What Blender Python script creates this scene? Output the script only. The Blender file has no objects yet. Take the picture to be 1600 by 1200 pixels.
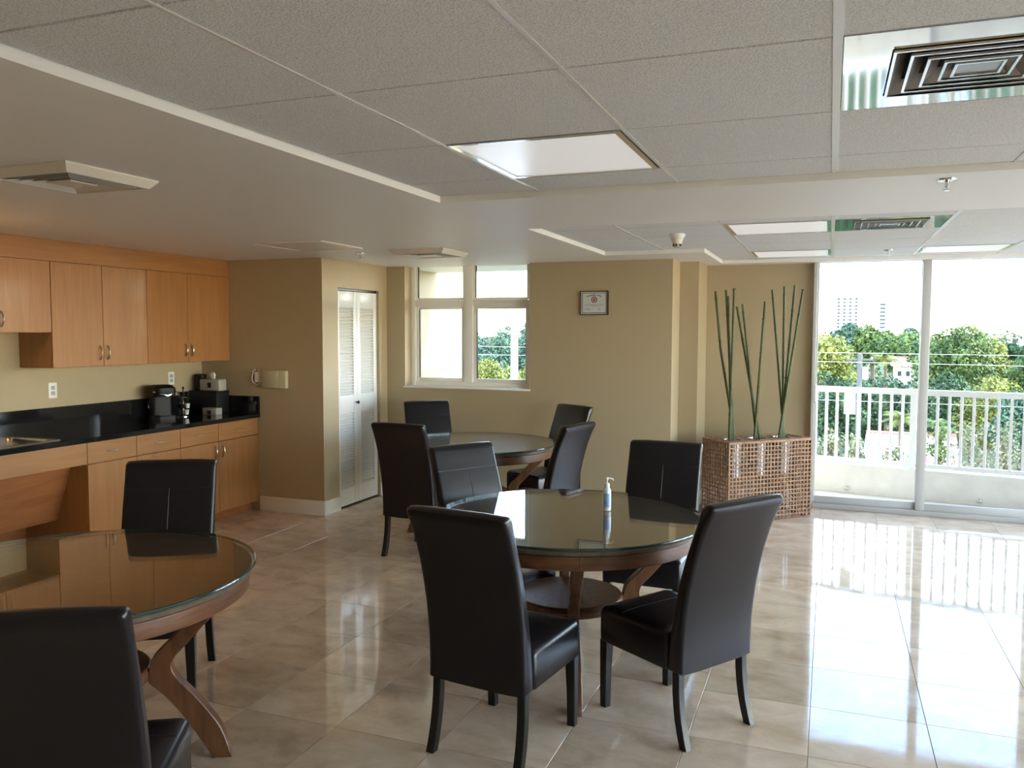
import bpy, bmesh, math, random
import numpy as np
from mathutils import Vector, Matrix

sc = bpy.context.scene
col = sc.collection
PI = math.pi
R = math.radians
rnd = random.Random(7)

# ------------------------------------------------------------------ camera
cd = bpy.data.cameras.new('camera')
cam = bpy.data.objects.new('camera', cd)
col.objects.link(cam)
cd.sensor_width = 36.0
cd.lens = 1297.0 / 1600.0 * 36.0
cd.clip_start = 0.05
cd.clip_end = 3000
yaw, pitch, roll = R(20.93), R(-3.635), R(0.154)
fw = Vector((-math.sin(yaw) * math.cos(pitch), math.cos(yaw) * math.cos(pitch), math.sin(pitch)))
rt = Vector((math.cos(yaw), math.sin(yaw), 0))
up = rt.cross(fw)
r2 = rt * math.cos(roll) + up * math.sin(roll)
u2 = up * math.cos(roll) - rt * math.sin(roll)
M = Matrix((r2, u2, -fw)).transposed().to_4x4()
M.translation = Vector((0, 0, 1.62))
cam.matrix_world = M
sc.camera = cam

# ------------------------------------------------------------------ view, world, sun
sc.view_settings.view_transform = 'Standard'
sc.view_settings.look = 'None'
sc.view_settings.exposure = 0.0
sc.view_settings.gamma = 1.0
sc.view_settings.use_curve_mapping = False
cy = sc.cycles
cy.max_bounces = 12
cy.diffuse_bounces = 7
cy.glossy_bounces = 6
cy.transparent_max_bounces = 24
cy.caustics_reflective = False
cy.caustics_refractive = False
cy.sample_clamp_indirect = 12.0

SKY_STRENGTH = 1.9
SUN_STRENGTH = 6.2
world = bpy.data.worlds.new('sky')
sc.world = world
world.use_nodes = True
wt = world.node_tree
wt.nodes.clear()
wo = wt.nodes.new('ShaderNodeOutputWorld')
bg = wt.nodes.new('ShaderNodeBackground')
sky = wt.nodes.new('ShaderNodeTexSky')
sky.sky_type = 'NISHITA'
sky.sun_disc = False
sky.sun_elevation = R(36)
sky.sun_rotation = R(75)
sky.air_density = 1.0
sky.dust_density = 0.3
sky.ozone_density = 1.0
# thin broken cloud over the whole sky
tc = wt.nodes.new('ShaderNodeTexCoord')
mp = wt.nodes.new('ShaderNodeMapping')
mp.inputs['Scale'].default_value = (1.0, 1.0, 2.2)
nz = wt.nodes.new('ShaderNodeTexNoise')
nz.inputs['Scale'].default_value = 3.4
nz.inputs['Detail'].default_value = 6
nz.inputs['Roughness'].default_value = 0.55
rp = wt.nodes.new('ShaderNodeValToRGB')
rp.color_ramp.elements[0].position = 0.53
rp.color_ramp.elements[1].position = 0.74
mx = wt.nodes.new('ShaderNodeMix')
mx.data_type = 'RGBA'
mx.inputs['B'].default_value = (9.5, 10.0, 10.8, 1)
wt.links.new(tc.outputs['Generated'], mp.inputs['Vector'])
wt.links.new(mp.outputs['Vector'], nz.inputs['Vector'])
wt.links.new(nz.outputs['Fac'], rp.inputs['Fac'])
wt.links.new(rp.outputs['Color'], mx.inputs['Factor'])
wt.links.new(sky.outputs['Color'], mx.inputs['A'])
wt.links.new(mx.outputs['Result'], bg.inputs['Color'])
bg.inputs['Strength'].default_value = SKY_STRENGTH
wt.links.new(bg.outputs['Background'], wo.inputs['Surface'])

sd = bpy.data.lights.new('sun', 'SUN')
sun = bpy.data.objects.new('sun', sd)
col.objects.link(sun)
sd.energy = SUN_STRENGTH
sd.color = (1.0, 0.93, 0.82)
sd.angle = R(0.6)
sun.rotation_euler = Vector((0.80, 0.22, 0.56)).to_track_quat('Z', 'Y').to_euler()
sun.location = (20, 12, 25)

# ------------------------------------------------------------------ materials
def new_mat(name):
    m = bpy.data.materials.new(name)
    m.use_nodes = True
    nt = m.node_tree
    b = nt.nodes['Principled BSDF']
    return m, nt, b

def N(nt, typ, **kw):
    n = nt.nodes.new(typ)
    for k, v in kw.items():
        setattr(n, k, v)
    return n

def simple(name, c, rough=0.5, metal=0.0, spec=0.5, coat=0.0, bump=None, var=None, emit=None):
    """principled colour; var=(scale,amount,stretch) noise in colour; bump=(scale,strength)"""
    m, nt, b = new_mat(name)
    b.inputs['Base Color'].default_value = (*c, 1)
    b.inputs['Roughness'].default_value = rough
    b.inputs['Metallic'].default_value = metal
    b.inputs['Specular IOR Level'].default_value = spec
    if coat:
        b.inputs['Coat Weight'].default_value = coat
        b.inputs['Coat Roughness'].default_value = 0.08
    if emit:
        b.inputs['Emission Color'].default_value = (*emit[:3], 1)
        b.inputs['Emission Strength'].default_value = emit[3]
    if bump or var:
        t = N(nt, 'ShaderNodeTexCoord')
    if var:
        mpn = N(nt, 'ShaderNodeMapping')
        mpn.inputs['Scale'].default_value = var[2] if len(var) > 2 else (1, 1, 1)
        no = N(nt, 'ShaderNodeTexNoise')
        no.inputs['Scale'].default_value = var[0]
        no.inputs['Detail'].default_value = 5
        cr = N(nt, 'ShaderNodeValToRGB')
        a = var[1]
        cr.color_ramp.elements[0].position = 0.3
        cr.color_ramp.elements[1].position = 0.7
        cr.color_ramp.elements[0].color = (*[x * (1 - a) for x in c], 1)
        cr.color_ramp.elements[1].color = (*[min(1, x * (1 + a)) for x in c], 1)
        nt.links.new(t.outputs['Object'], mpn.inputs['Vector'])
        nt.links.new(mpn.outputs['Vector'], no.inputs['Vector'])
        nt.links.new(no.outputs['Fac'], cr.inputs['Fac'])
        nt.links.new(cr.outputs['Color'], b.inputs['Base Color'])
    if bump:
        no2 = N(nt, 'ShaderNodeTexNoise')
        no2.inputs['Scale'].default_value = bump[0]
        no2.inputs['Detail'].default_value = 3
        bp = N(nt, 'ShaderNodeBump')
        bp.inputs['Strength'].default_value = bump[1]
        bp.inputs['Distance'].default_value = 0.01
        nt.links.new(t.outputs['Object'], no2.inputs['Vector'])
        nt.links.new(no2.outputs['Fac'], bp.inputs['Height'])
        nt.links.new(bp.outputs['Normal'], b.inputs['Normal'])
    return m

def wood(name, dark, light, scale, stretch, rough, coat=0.0):
    m, nt, b = new_mat(name)
    t = N(nt, 'ShaderNodeTexCoord')
    mpn = N(nt, 'ShaderNodeMapping')
    mpn.inputs['Scale'].default_value = stretch
    no = N(nt, 'ShaderNodeTexNoise')
    no.inputs['Scale'].default_value = scale
    no.inputs['Detail'].default_value = 6
    no.inputs['Distortion'].default_value = 0.6
    cr = N(nt, 'ShaderNodeValToRGB')
    cr.color_ramp.elements[0].position = 0.32
    cr.color_ramp.elements[1].position = 0.68
    cr.color_ramp.elements[0].color = (*dark, 1)
    cr.color_ramp.elements[1].color = (*light, 1)
    oi = N(nt, 'ShaderNodeObjectInfo')
    va = N(nt, 'ShaderNodeVectorMath', operation='ADD')
    nt.links.new(t.outputs['Object'], va.inputs[0])
    nt.links.new(oi.outputs['Random'], va.inputs[1])
    nt.links.new(va.outputs[0], mpn.inputs['Vector'])
    nt.links.new(mpn.outputs['Vector'], no.inputs['Vector'])
    nt.links.new(no.outputs['Fac'], cr.inputs['Fac'])
    nt.links.new(cr.outputs['Color'], b.inputs['Base Color'])
    b.inputs['Roughness'].default_value = rough
    b.inputs['Coat Weight'].default_value = coat
    b.inputs['Coat Roughness'].default_value = 0.1
    return m

def thin_glass(name, tint=(1, 1, 1), ior=1.5):
    """thin pane: clear straight-through light mixed with a mirror reflection by Fresnel"""
    m = bpy.data.materials.new(name)
    m.use_nodes = True
    nt = m.node_tree
    nt.nodes.clear()
    o = N(nt, 'ShaderNodeOutputMaterial')
    tr = N(nt, 'ShaderNodeBsdfTransparent')
    tr.inputs['Color'].default_value = (*tint, 1)
    gl = N(nt, 'ShaderNodeBsdfGlossy')
    gl.inputs['Roughness'].default_value = 0.0
    gl.inputs['Color'].default_value = (1, 1, 1, 1)
    # Schlick reflectance from the angle to the surface, the same on both sides of the sheet
    ge = N(nt, 'ShaderNodeNewGeometry')
    dp = N(nt, 'ShaderNodeVectorMath', operation='DOT_PRODUCT')
    nt.links.new(ge.outputs['Incoming'], dp.inputs[0])
    nt.links.new(ge.outputs['Normal'], dp.inputs[1])
    ab = N(nt, 'ShaderNodeMath', operation='ABSOLUTE')
    nt.links.new(dp.outputs['Value'], ab.inputs[0])
    inv = N(nt, 'ShaderNodeMath', operation='SUBTRACT', use_clamp=True)
    inv.inputs[0].default_value = 1.0
    nt.links.new(ab.outputs[0], inv.inputs[1])
    pw = N(nt, 'ShaderNodeMath', operation='POWER')
    pw.inputs[1].default_value = 5.0
    nt.links.new(inv.outputs[0], pw.inputs[0])
    f0 = ((ior - 1) / (ior + 1)) ** 2
    fr = N(nt, 'ShaderNodeMath', operation='MULTIPLY_ADD')
    fr.inputs[1].default_value = 1 - f0
    fr.inputs[2].default_value = f0
    nt.links.new(pw.outputs[0], fr.inputs[0])
    ms = N(nt, 'ShaderNodeMixShader')
    nt.links.new(fr.outputs[0], ms.inputs['Fac'])
    nt.links.new(tr.outputs['BSDF'], ms.inputs[1])
    nt.links.new(gl.outputs['BSDF'], ms.inputs[2])
    nt.links.new(ms.outputs['Shader'], o.inputs['Surface'])
    return m

def floor_mat():
    m, nt, b = new_mat('polished travertine')
    g = N(nt, 'ShaderNodeNewGeometry')
    oi = N(nt, 'ShaderNodeObjectInfo')
    ms = N(nt, 'ShaderNodeVectorMath', operation='SCALE')
    cx = N(nt, 'ShaderNodeCombineXYZ')
    for k in range(3):
        nt.links.new(oi.outputs['Random'], cx.inputs[k])
    ms.inputs['Scale'].default_value = 60
    nt.links.new(cx.outputs[0], ms.inputs[0])
    va = N(nt, 'ShaderNodeVectorMath', operation='ADD')
    nt.links.new(g.outputs['Position'], va.inputs[0])
    nt.links.new(ms.outputs[0], va.inputs[1])
    mpn = N(nt, 'ShaderNodeMapping')
    mpn.inputs['Scale'].default_value = (1.3, 1.9, 1)
    mpn.inputs['Rotation'].default_value = (0, 0, 0.35)
    nt.links.new(va.outputs[0], mpn.inputs['Vector'])
    no = N(nt, 'ShaderNodeTexNoise')
    no.inputs['Scale'].default_value = 3.2
    no.inputs['Detail'].default_value = 8
    no.inputs['Roughness'].default_value = 0.62
    no.inputs['Distortion'].default_value = 0.35
    nt.links.new(mpn.outputs['Vector'], no.inputs['Vector'])
    cr = N(nt, 'ShaderNodeValToRGB')
    e = cr.color_ramp.elements
    e[0].position = 0.30
    e[0].color = (0.50, 0.38, 0.265, 1)
    e[1].position = 0.72
    e[1].color = (0.77, 0.655, 0.52, 1)
    k = e.new(0.5)
    k.color = (0.65, 0.52, 0.385, 1)
    nt.links.new(no.outputs['Fac'], cr.inputs['Fac'])
    hs = N(nt, 'ShaderNodeHueSaturation')
    mr = N(nt, 'ShaderNodeMapRange')
    mr.inputs['To Min'].default_value = 0.86
    mr.inputs['To Max'].default_value = 1.12
    nt.links.new(oi.outputs['Random'], mr.inputs['Value'])
    nt.links.new(mr.outputs[0], hs.inputs['Value'])
    nt.links.new(cr.outputs['Color'], hs.inputs['Color'])
    nt.links.new(hs.outputs['Color'], b.inputs['Base Color'])
    n2 = N(nt, 'ShaderNodeTexNoise')
    n2.inputs['Scale'].default_value = 9
    n2.inputs['Detail'].default_value = 5
    nt.links.new(g.outputs['Position'], n2.inputs['Vector'])
    r = N(nt, 'ShaderNodeMapRange')
    r.inputs['From Min'].default_value = 0.35
    r.inputs['From Max'].default_value = 0.75
    r.inputs['To Min'].default_value = 0.03
    r.inputs['To Max'].default_value = 0.10
    nt.links.new(n2.outputs['Fac'], r.inputs['Value'])
    nt.links.new(r.outputs[0], b.inputs['Roughness'])
    b.inputs['Specular IOR Level'].default_value = 0.95
    return m

def tile_ceiling_mat():
    m, nt, b = new_mat('speckled mineral ceiling tile')
    g = N(nt, 'ShaderNodeNewGeometry')
    no = N(nt, 'ShaderNodeTexNoise')
    no.inputs['Scale'].default_value = 210
    no.inputs['Detail'].default_value = 3
    nt.links.new(g.outputs['Position'], no.inputs['Vector'])
    cr = N(nt, 'ShaderNodeValToRGB')
    cr.color_ramp.elements[0].position = 0.33
    cr.color_ramp.elements[0].color = (0.56, 0.57, 0.58, 1)
    cr.color_ramp.elements[1].position = 0.55
    cr.color_ramp.elements[1].color = (0.80, 0.81, 0.82, 1)
    nt.links.new(no.outputs['Fac'], cr.inputs['Fac'])
    nt.links.new(cr.outputs['Color'], b.inputs['Base Color'])
    bp = N(nt, 'ShaderNodeBump')
    bp.inputs['Strength'].default_value = 0.5
    bp.inputs['Distance'].default_value = 0.004
    nt.links.new(no.outputs['Fac'], bp.inputs['Height'])
    nt.links.new(bp.outputs['Normal'], b.inputs['Normal'])
    b.inputs['Roughness'].default_value = 0.9
    b.inputs['Specular IOR Level'].default_value = 0.1
    return m

def leaf_mat(name, c1, c2):
    m, nt, b = new_mat(name)
    g = N(nt, 'ShaderNodeNewGeometry')
    no = N(nt, 'ShaderNodeTexNoise')
    no.inputs['Scale'].default_value = 0.9
    no.inputs['Detail'].default_value = 6
    nt.links.new(g.outputs['Position'], no.inputs['Vector'])
    cr = N(nt, 'ShaderNodeValToRGB')
    cr.color_ramp.elements[0].position = 0.38
    cr.color_ramp.elements[1].position = 0.64
    cr.color_ramp.elements[0].color = (*c1, 1)
    cr.color_ramp.elements[1].color = (*c2, 1)
    nt.links.new(no.outputs['Fac'], cr.inputs['Fac'])
    nt.links.new(cr.outputs['Color'], b.inputs['Base Color'])
    b.inputs['Roughness'].default_value = 0.55
    b.inputs['Specular IOR Level'].default_value = 0.3
    return m

MAT = {}
MAT['wall'] = simple('beige wall paint', (0.44, 0.36, 0.235), 0.55, spec=0.3, bump=(240, 0.06))
MAT['plaster'] = simple('white ceiling paint', (0.86, 0.85, 0.84), 0.5, spec=0.35)
MAT['trim'] = simple('white trim paint', (0.78, 0.77, 0.74), 0.35)
MAT['ctile'] = tile_ceiling_mat()
MAT['gridbar'] = simple('white enamel grid bar', (0.75, 0.74, 0.72), 0.25, spec=0.6)
MAT['acrylic'] = simple('white acrylic diffuser', (0.90, 0.90, 0.90), 0.22, spec=0.6, emit=(0.95, 0.97, 1.0, 0.36))
MAT['mirror'] = simple('polished steel plate', (0.82, 0.82, 0.83), 0.06, metal=1.0, bump=(3.0, 0.012))
MAT['ventdark'] = simple('dark duct', (0.02, 0.02, 0.02), 0.8)
MAT['ventmetal'] = simple('grey vent louver', (0.34, 0.33, 0.32), 0.3, metal=0.6)
MAT['ventwhite'] = simple('white vent enamel', (0.74, 0.70, 0.65), 0.4)
MAT['floor'] = floor_mat()
MAT['grout'] = simple('tan grout', (0.26, 0.21, 0.16), 0.85, spec=0.1)
MAT['leather'] = simple('near black leather', (0.0065, 0.0058, 0.0085), 0.28, spec=0.4, bump=(320, 0.06))
MAT['seam'] = simple('leather seam', (0.010, 0.009, 0.011), 0.5)
MAT['blackwood'] = simple('black stained wood', (0.006, 0.005, 0.005), 0.34, spec=0.4)
MAT['walnut'] = wood('walnut brown wood', (0.078, 0.031, 0.013), (0.150, 0.064, 0.028), 6, (5, 5, 0.9), 0.40, 0.08)
MAT['walnut_h'] = wood('walnut brown wood apron', (0.080, 0.032, 0.014), (0.160, 0.068, 0.030), 9, (1, 1, 9), 0.40, 0.08)
MAT['tabletop'] = wood('dark wood table top', (0.085, 0.064, 0.046), (0.12, 0.092, 0.066), 5, (1, 7, 1), 0.35)
MAT['tglass'] = thin_glass('clear table glass', (0.93, 0.955, 0.95), 1.50)
MAT['tglassedge'] = simple('green glass edge', (0.016, 0.045, 0.042), 0.08, spec=0.7)
MAT['maple'] = wood('maple cabinet veneer', (0.33, 0.152, 0.052), (0.39, 0.187, 0.068), 4, (7, 7, 0.5), 0.36, 0.1)
MAT['maple_h'] = wood('maple veneer crosswise', (0.33, 0.152, 0.052), (0.39, 0.187, 0.068), 4, (7, 0.5, 7), 0.36, 0.1)
MAT['maple_dark'] = wood('reddish cabinet panel', (0.27, 0.10, 0.035), (0.36, 0.145, 0.05), 5, (8, 0.6, 2), 0.4)
MAT['granite'] = simple('black polished granite', (0.010, 0.010, 0.012), 0.07, spec=0.6, var=(300, 0.7))
MAT['steel'] = simple('brushed stainless steel', (0.62, 0.60, 0.57), 0.22, metal=1.0)
MAT['nickel'] = simple('brushed nickel', (0.50, 0.42, 0.33), 0.3, metal=1.0)
MAT['alu'] = simple('grey white window frame', (0.88, 0.87, 0.83), 0.4, spec=0.4)
MAT['doorframe'] = simple('grey aluminium door frame', (0.50, 0.50, 0.50), 0.38, spec=0.4)
MAT['gasket'] = simple('dark glazing gasket', (0.03, 0.03, 0.035), 0.6)
MAT['pane'] = thin_glass('clear window pane', (0.97, 0.985, 0.985), 1.45)
MAT['pane_t'] = thin_glass('tinted door pane', (0.84, 0.85, 0.85), 1.45)
MAT['doorwhite'] = simple('white louvered door paint', (0.77, 0.77, 0.75), 0.3, spec=0.5)
MAT['chrome'] = simple('chrome', (0.75, 0.75, 0.76), 0.1, metal=1.0)
MAT['darkmetal'] = simple('dark bronze', (0.05, 0.045, 0.04), 0.35, metal=0.8)
MAT['ivory'] = simple('ivory plastic', (0.52, 0.47, 0.33), 0.45)
MAT['whiteplastic'] = simple('white plastic', (0.80, 0.80, 0.78), 0.35)
MAT['blackplastic'] = simple('black plastic', (0.010, 0.010, 0.011), 0.5, spec=0.3)
MAT['greyplastic'] = simple('grey plastic', (0.40, 0.38, 0.35), 0.4)
MAT['rattan'] = simple('brown rattan', (0.30, 0.165, 0.095), 0.55, var=(40, 0.45))
MAT['zinc'] = simple('galvanised metal', (0.55, 0.55, 0.56), 0.25, metal=0.9)
MAT['bamboo'] = simple('green bamboo', (0.060, 0.078, 0.020), 0.6, var=(9, 0.55, (1, 1, 0.4)))
MAT['bottle'] = simple('frosted clear bottle', (0.72, 0.80, 0.84), 0.2)
MAT['bluelabel'] = simple('blue label print', (0.26, 0.43, 0.76), 0.4, var=(30, 0.3))
MAT['paper'] = simple('certificate paper', (0.72, 0.74, 0.72), 0.5)
MAT['ink'] = simple('dark print', (0.07, 0.065, 0.06), 0.6)
MAT['greyink'] = simple('grey print', (0.33, 0.33, 0.32), 0.6)
MAT['red_ink'] = simple('dark red print', (0.22, 0.03, 0.05), 0.6)
MAT['maroon'] = simple('maroon border print', (0.20, 0.08, 0.09), 0.6)
MAT['darkframe'] = simple('dark picture frame', (0.035, 0.022, 0.015), 0.4)
MAT['white_ext'] = simple('white painted metal', (0.88, 0.88, 0.87), 0.4)
MAT['stucco'] = simple('cream stucco', (0.42, 0.345, 0.225), 0.8, bump=(90, 0.15))
MAT['stucco_w'] = simple('off white stucco', (0.82, 0.78, 0.70), 0.85, bump=(60, 0.15), var=(6, 0.07))
MAT['concrete'] = simple('pale balcony floor', (0.74, 0.71, 0.66), 0.7)
MAT['grass'] = simple('rough grass', (0.04, 0.065, 0.02), 0.9, var=(0.15, 0.4))
MAT['bark'] = simple('bark', (0.16, 0.12, 0.08), 0.9, var=(3, 0.3))
MAT['leaf_y'] = leaf_mat('yellow green leaves', (0.14, 0.17, 0.035), (0.36, 0.36, 0.085))
MAT['leaf_g'] = leaf_mat('mid green leaves', (0.05, 0.10, 0.028), (0.19, 0.25, 0.065))
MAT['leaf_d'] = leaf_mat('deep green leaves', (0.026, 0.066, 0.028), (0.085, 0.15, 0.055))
MAT['leaf_b'] = leaf_mat('blue green leaves', (0.045, 0.10, 0.07), (0.12, 0.20, 0.11))
MAT['leaf_p'] = leaf_mat('pale dry leaves', (0.12, 0.14, 0.06), (0.33, 0.33, 0.20))
MAT['pole'] = simple('weathered pole', (0.13, 0.13, 0.12), 0.9)
MAT['redroof'] = simple('red roof tile', (0.46, 0.16, 0.12), 0.8)
MAT['housewall'] = simple('pink house wall', (0.78, 0.66, 0.60), 0.8)
MAT['tower'] = simple('white tower wall', (0.86, 0.86, 0.86), 0.8)
MAT['winglass'] = simple('far window glass', (0.085, 0.088, 0.092), 0.8, spec=0.1)
MAT['warm'] = simple('added lamp opal glass', (0.9, 0.8, 0.65), 0.4, emit=(1.0, 0.50, 0.16, 30.0))  # glow of the added dome lamp near the sink

# ------------------------------------------------------------------ mesh helpers
def link(name, bm, m, parent=None, smooth=0.7, loc=None, rz=None):
    bmesh.ops.recalc_face_normals(bm, faces=bm.faces)
    for f in bm.faces:
        f.smooth = True
    for e in bm.edges:
        if len(e.link_faces) == 2:
            e.smooth = e.calc_face_angle(0) < smooth
    me = bpy.data.meshes.new(name)
    bm.to_mesh(me)
    bm.free()
    me.materials.append(MAT[m] if isinstance(m, str) else m)
    o = bpy.data.objects.new(name, me)
    col.objects.link(o)
    if parent:
        o.parent = parent
    if loc is not None:
        o.location = loc
    if rz is not None:
        o.rotation_euler = (0, 0, rz)
    return o

def share(name, me, parent=None, loc=(0, 0, 0), rot=None, scale=None):
    o = bpy.data.objects.new(name, me)
    col.objects.link(o)
    o.parent = parent
    o.location = loc
    if rot:
        o.rotation_euler = rot
    if scale:
        o.scale = scale
    return o

def empty(name, loc=(0, 0, 0), rz=0, parent=None):
    o = bpy.data.objects.new(name, None)
    col.objects.link(o)
    o.location = loc
    o.rotation_euler = (0, 0, rz)
    o.empty_display_size = 0.1
    if parent:
        o.parent = parent
    return o

def tag(o, label, cat, group=None):
    o['label'] = label
    o['category'] = cat
    if group:
        o['group'] = group
    return o

def struct(o, label=None):
    o['kind'] = 'structure'
    if label:
        o['label'] = label
    return o

def box(bm, x0, x1, y0, y1, z0, z1, bev=0.0, seg=2):
    vs = [bm.verts.new(p) for p in ((x0, y0, z0), (x1, y0, z0), (x1, y1, z0), (x0, y1, z0), (x0, y0, z1), (x1, y0, z1), (x1, y1, z1), (x0, y1, z1))]
    fs = [bm.faces.new([vs[i] for i in q]) for q in ((3, 2, 1, 0), (4, 5, 6, 7), (0, 1, 5, 4), (1, 2, 6, 5), (2, 3, 7, 6), (3, 0, 4, 7))]
    if bev:
        es = list({e for f in fs for e in f.edges})
        bmesh.ops.bevel(bm, geom=es, offset=bev, segments=seg, profile=0.5, affect='EDGES')
    return bm

def B(*a, **k):
    return box(bmesh.new(), *a, **k)

def boxes(lst, bev=0.0):
    bm = bmesh.new()
    for a in lst:
        box(bm, *a, bev=bev)
    return bm

def loft(bm, rings, cap0=True, cap1=True, closed=False):
    """rings: list of equal-length point lists"""
    vr = [[bm.verts.new(p) for p in r] for r in rings]
    n = len(vr[0])
    for a, b in zip(vr[:-1], vr[1:]):
        for i in range(n):
            bm.faces.new((a[i], a[(i + 1) % n], b[(i + 1) % n], b[i]))
    if closed:
        a, b = vr[-1], vr[0]
        for i in range(n):
            bm.faces.new((a[i], a[(i + 1) % n], b[(i + 1) % n], b[i]))
    else:
        if cap0:
            bm.faces.new(vr[0])
        if cap1:
            bm.faces.new(vr[-1][::-1])
    return bm

def lathe(bm, prof, n=24, c=(0, 0, 0), cap=True):
    rings = []
    if cap:
        prof = [(prof[0][0] * 0.97, prof[0][1])] + list(prof) + [(prof[-1][0] * 0.97, prof[-1][1])]
    for r, z in prof:
        rings.append([(c[0] + r * math.cos(2 * PI * i / n), c[1] + r * math.sin(2 * PI * i / n), c[2] + z) for i in range(n)])
    return loft(bm, rings, cap, cap)

def tube(bm, pts, r, n=8):
    pts = [Vector(p) for p in pts]
    rr = r if isinstance(r, (list, tuple)) else [r] * len(pts)
    rings = []
    prev = None
    for i, p in enumerate(pts):
        d = (pts[min(i + 1, len(pts) - 1)] - pts[max(i - 1, 0)]).normalized()
        if prev is None:
            a = d.orthogonal().normalized()
        else:
            a = (prev - d * prev.dot(d)).normalized()
        prev = a
        b = d.cross(a)
        rings.append([p + (a * math.cos(2 * PI * k / n) + b * math.sin(2 * PI * k / n)) * rr[i] for k in range(n)])
    return loft(bm, rings)

def rrect(w, d, r, z, cx=0, cy=0, n=4):
    """rounded rectangle ring, half sizes w,d"""
    pts = []
    for sx, sy, a0 in ((1, 1, 0), (-1, 1, 90), (-1, -1, 180), (1, -1, 270)):
        for k in range(n + 1):
            a = R(a0 + 90 * k / n)
            pts.append((cx + sx * (w - r) + r * math.cos(a), cy + sy * (d - r) + r * math.sin(a), z))
    return pts

def prism(bm, poly, lo, hi, axis='x', inset=None):
    """poly in the two other axes, extruded along axis; inset=[(t,amount)..] rounds the ends"""
    P = [Vector(p) for p in poly]
    n = len(P)
    area = sum(P[i].x * P[(i + 1) % n].y - P[(i + 1) % n].x * P[i].y for i in range(n))
    sgn = 1 if area > 0 else -1
    nor = []
    for i in range(n):
        e = (P[(i + 1) % n] - P[i - 1])
        nor.append(Vector((-e.y, e.x)).normalized() * sgn)
    prof = [(lo, 0), (hi, 0)]
    if inset:
        prof = [(lo + t, a) for t, a in inset] + [(hi - t, a) for t, a in inset[::-1]]
    rings = []
    for t, a in prof:
        ring = []
        for p, q in zip(P, nor):
            v = p + q * a
            ring.append({'x': (t, v.x, v.y), 'y': (v.x, t, v.y), 'z': (v.x, v.y, t)}[axis])
        rings.append(ring)
    return loft(bm, rings)

def copy_tree(o, parent=None):
    c = o.copy()
    col.objects.link(c)
    c.parent = parent
    for ch in list(o.children):
        copy_tree(ch, c)
    return c

ROUND = [(0, 0.010), (0.003, 0.004), (0.010, 0.0)]
CZ = 2.25          # plaster ceiling
TZ = 2.28          # tile plane

# ================================================================== STRUCTURE
# ---------------------------------------------------------------- floor
fl = struct(link('floor', B(-5.7, 3.9, -1.9, 8.30, -0.20, -0.003), 'grout'))
TS, TX0, TY0 = 0.453, -0.040, 3.735
tile_me = {}
def tile_mesh(w, d):
    k = (round(w, 3), round(d, 3))
    if k not in tile_me:
        bm = bmesh.new()
        g = 0.0012
        loft(bm, [rrect(w / 2 - g, d / 2 - g, 0.0006, -0.003, n=1), rrect(w / 2 - g, d / 2 - g, 0.0006, -0.0006, n=1), rrect(w / 2 - g - 0.0006, d / 2 - g - 0.0006, 0.0006, 0.0, n=1)], cap0=False)
        for f in bm.faces:
            f.smooth = False
        me = bpy.data.meshes.new('floor_tile')
        bmesh.ops.recalc_face_normals(bm, faces=bm.faces)
        bm.to_mesh(me)
        bm.free()
        me.materials.append(MAT['floor'])
        tile_me[k] = me
    return tile_me[k]
XL, XH, YH = -5.41, 3.60, 8.07
far_bm = bmesh.new()
for i in range(-13, 10):
    for j in range(-13, 11):
        x0, x1 = TX0 + TS * i, TX0 + TS * (i + 1)
        y0, y1 = TY0 + TS * j, TY0 + TS * (j + 1)
        x0, x1, y0, y1 = max(x0, XL), min(x1, XH), max(y0, -1.6), min(y1, YH)
        if x1 - x0 < 0.02 or y1 - y0 < 0.02:
            continue
        if x0 < -4.2 and y1 > 6.13:
            if y0 >= 6.12:
                continue
            y1 = 6.13
        elif x0 < -4.1 and y1 > 6.13:
            x0 = -4.10
        if x1 > -4.1 and x0 < -1.3 and y1 > 7.25:
            if y0 >= 7.2:
                continue
            y1 = 7.25
        if x1 - x0 < 0.02 or y1 - y0 < 0.02:
            continue
        cxy = ((x0 + x1) / 2, (y0 + y1) / 2)
        if y0 < 1.9 or x0 > 2.2:
            box(far_bm, x0 + .0012, x1 - .0012, y0 + .0012, y1 - .0012, -0.003, 0)
        else:
            share('floor_tile', tile_mesh(x1 - x0, y1 - y0), fl, (*cxy, 0))
o = link('floor_tiles_outside_view', far_bm, 'floor', fl)
o['kind'] = 'stuff'

# ---------------------------------------------------------------- walls
T = 0.16
struct(link('wall_left', B(XL - T, XL, -1.76, 6.25, -0.2, 2.5), 'wall'), 'beige painted wall behind the kitchen cabinets')
struct(link('wall_kitchen_end', B(XL, -4.10, 6.13, 6.25, 0, CZ), 'wall'), 'beige wall closing the end of the kitchen counter')
struct(link('wall_closet', boxes([(-4.20, -4.10, 6.25, 6.375, 0, CZ), (-4.20, -4.10, 6.375, 7.10, 2.005, CZ), (-4.20, -4.10, 7.10, 7.43, 0, CZ),
                                 (-4.95, -4.85, 6.25, 7.43, 0, CZ), (-4.85, -4.20, 7.33, 7.43, 0, CZ)]), 'wall'), 'beige closet wall around the louvered door')
struct(link('wall_far', boxes([(-4.10, -3.90, 7.25, 7.43, 0, 2.5), (-3.90, -2.60, 7.25, 7.43, 0, 1.065), (-2.60, -1.30, 7.25, 7.43, 0, 2.5),
                              (-3.90, -2.60, 7.25, 7.43, 2.30, 2.5)]), 'wall'), 'beige far wall with the window and the certificate')
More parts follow.
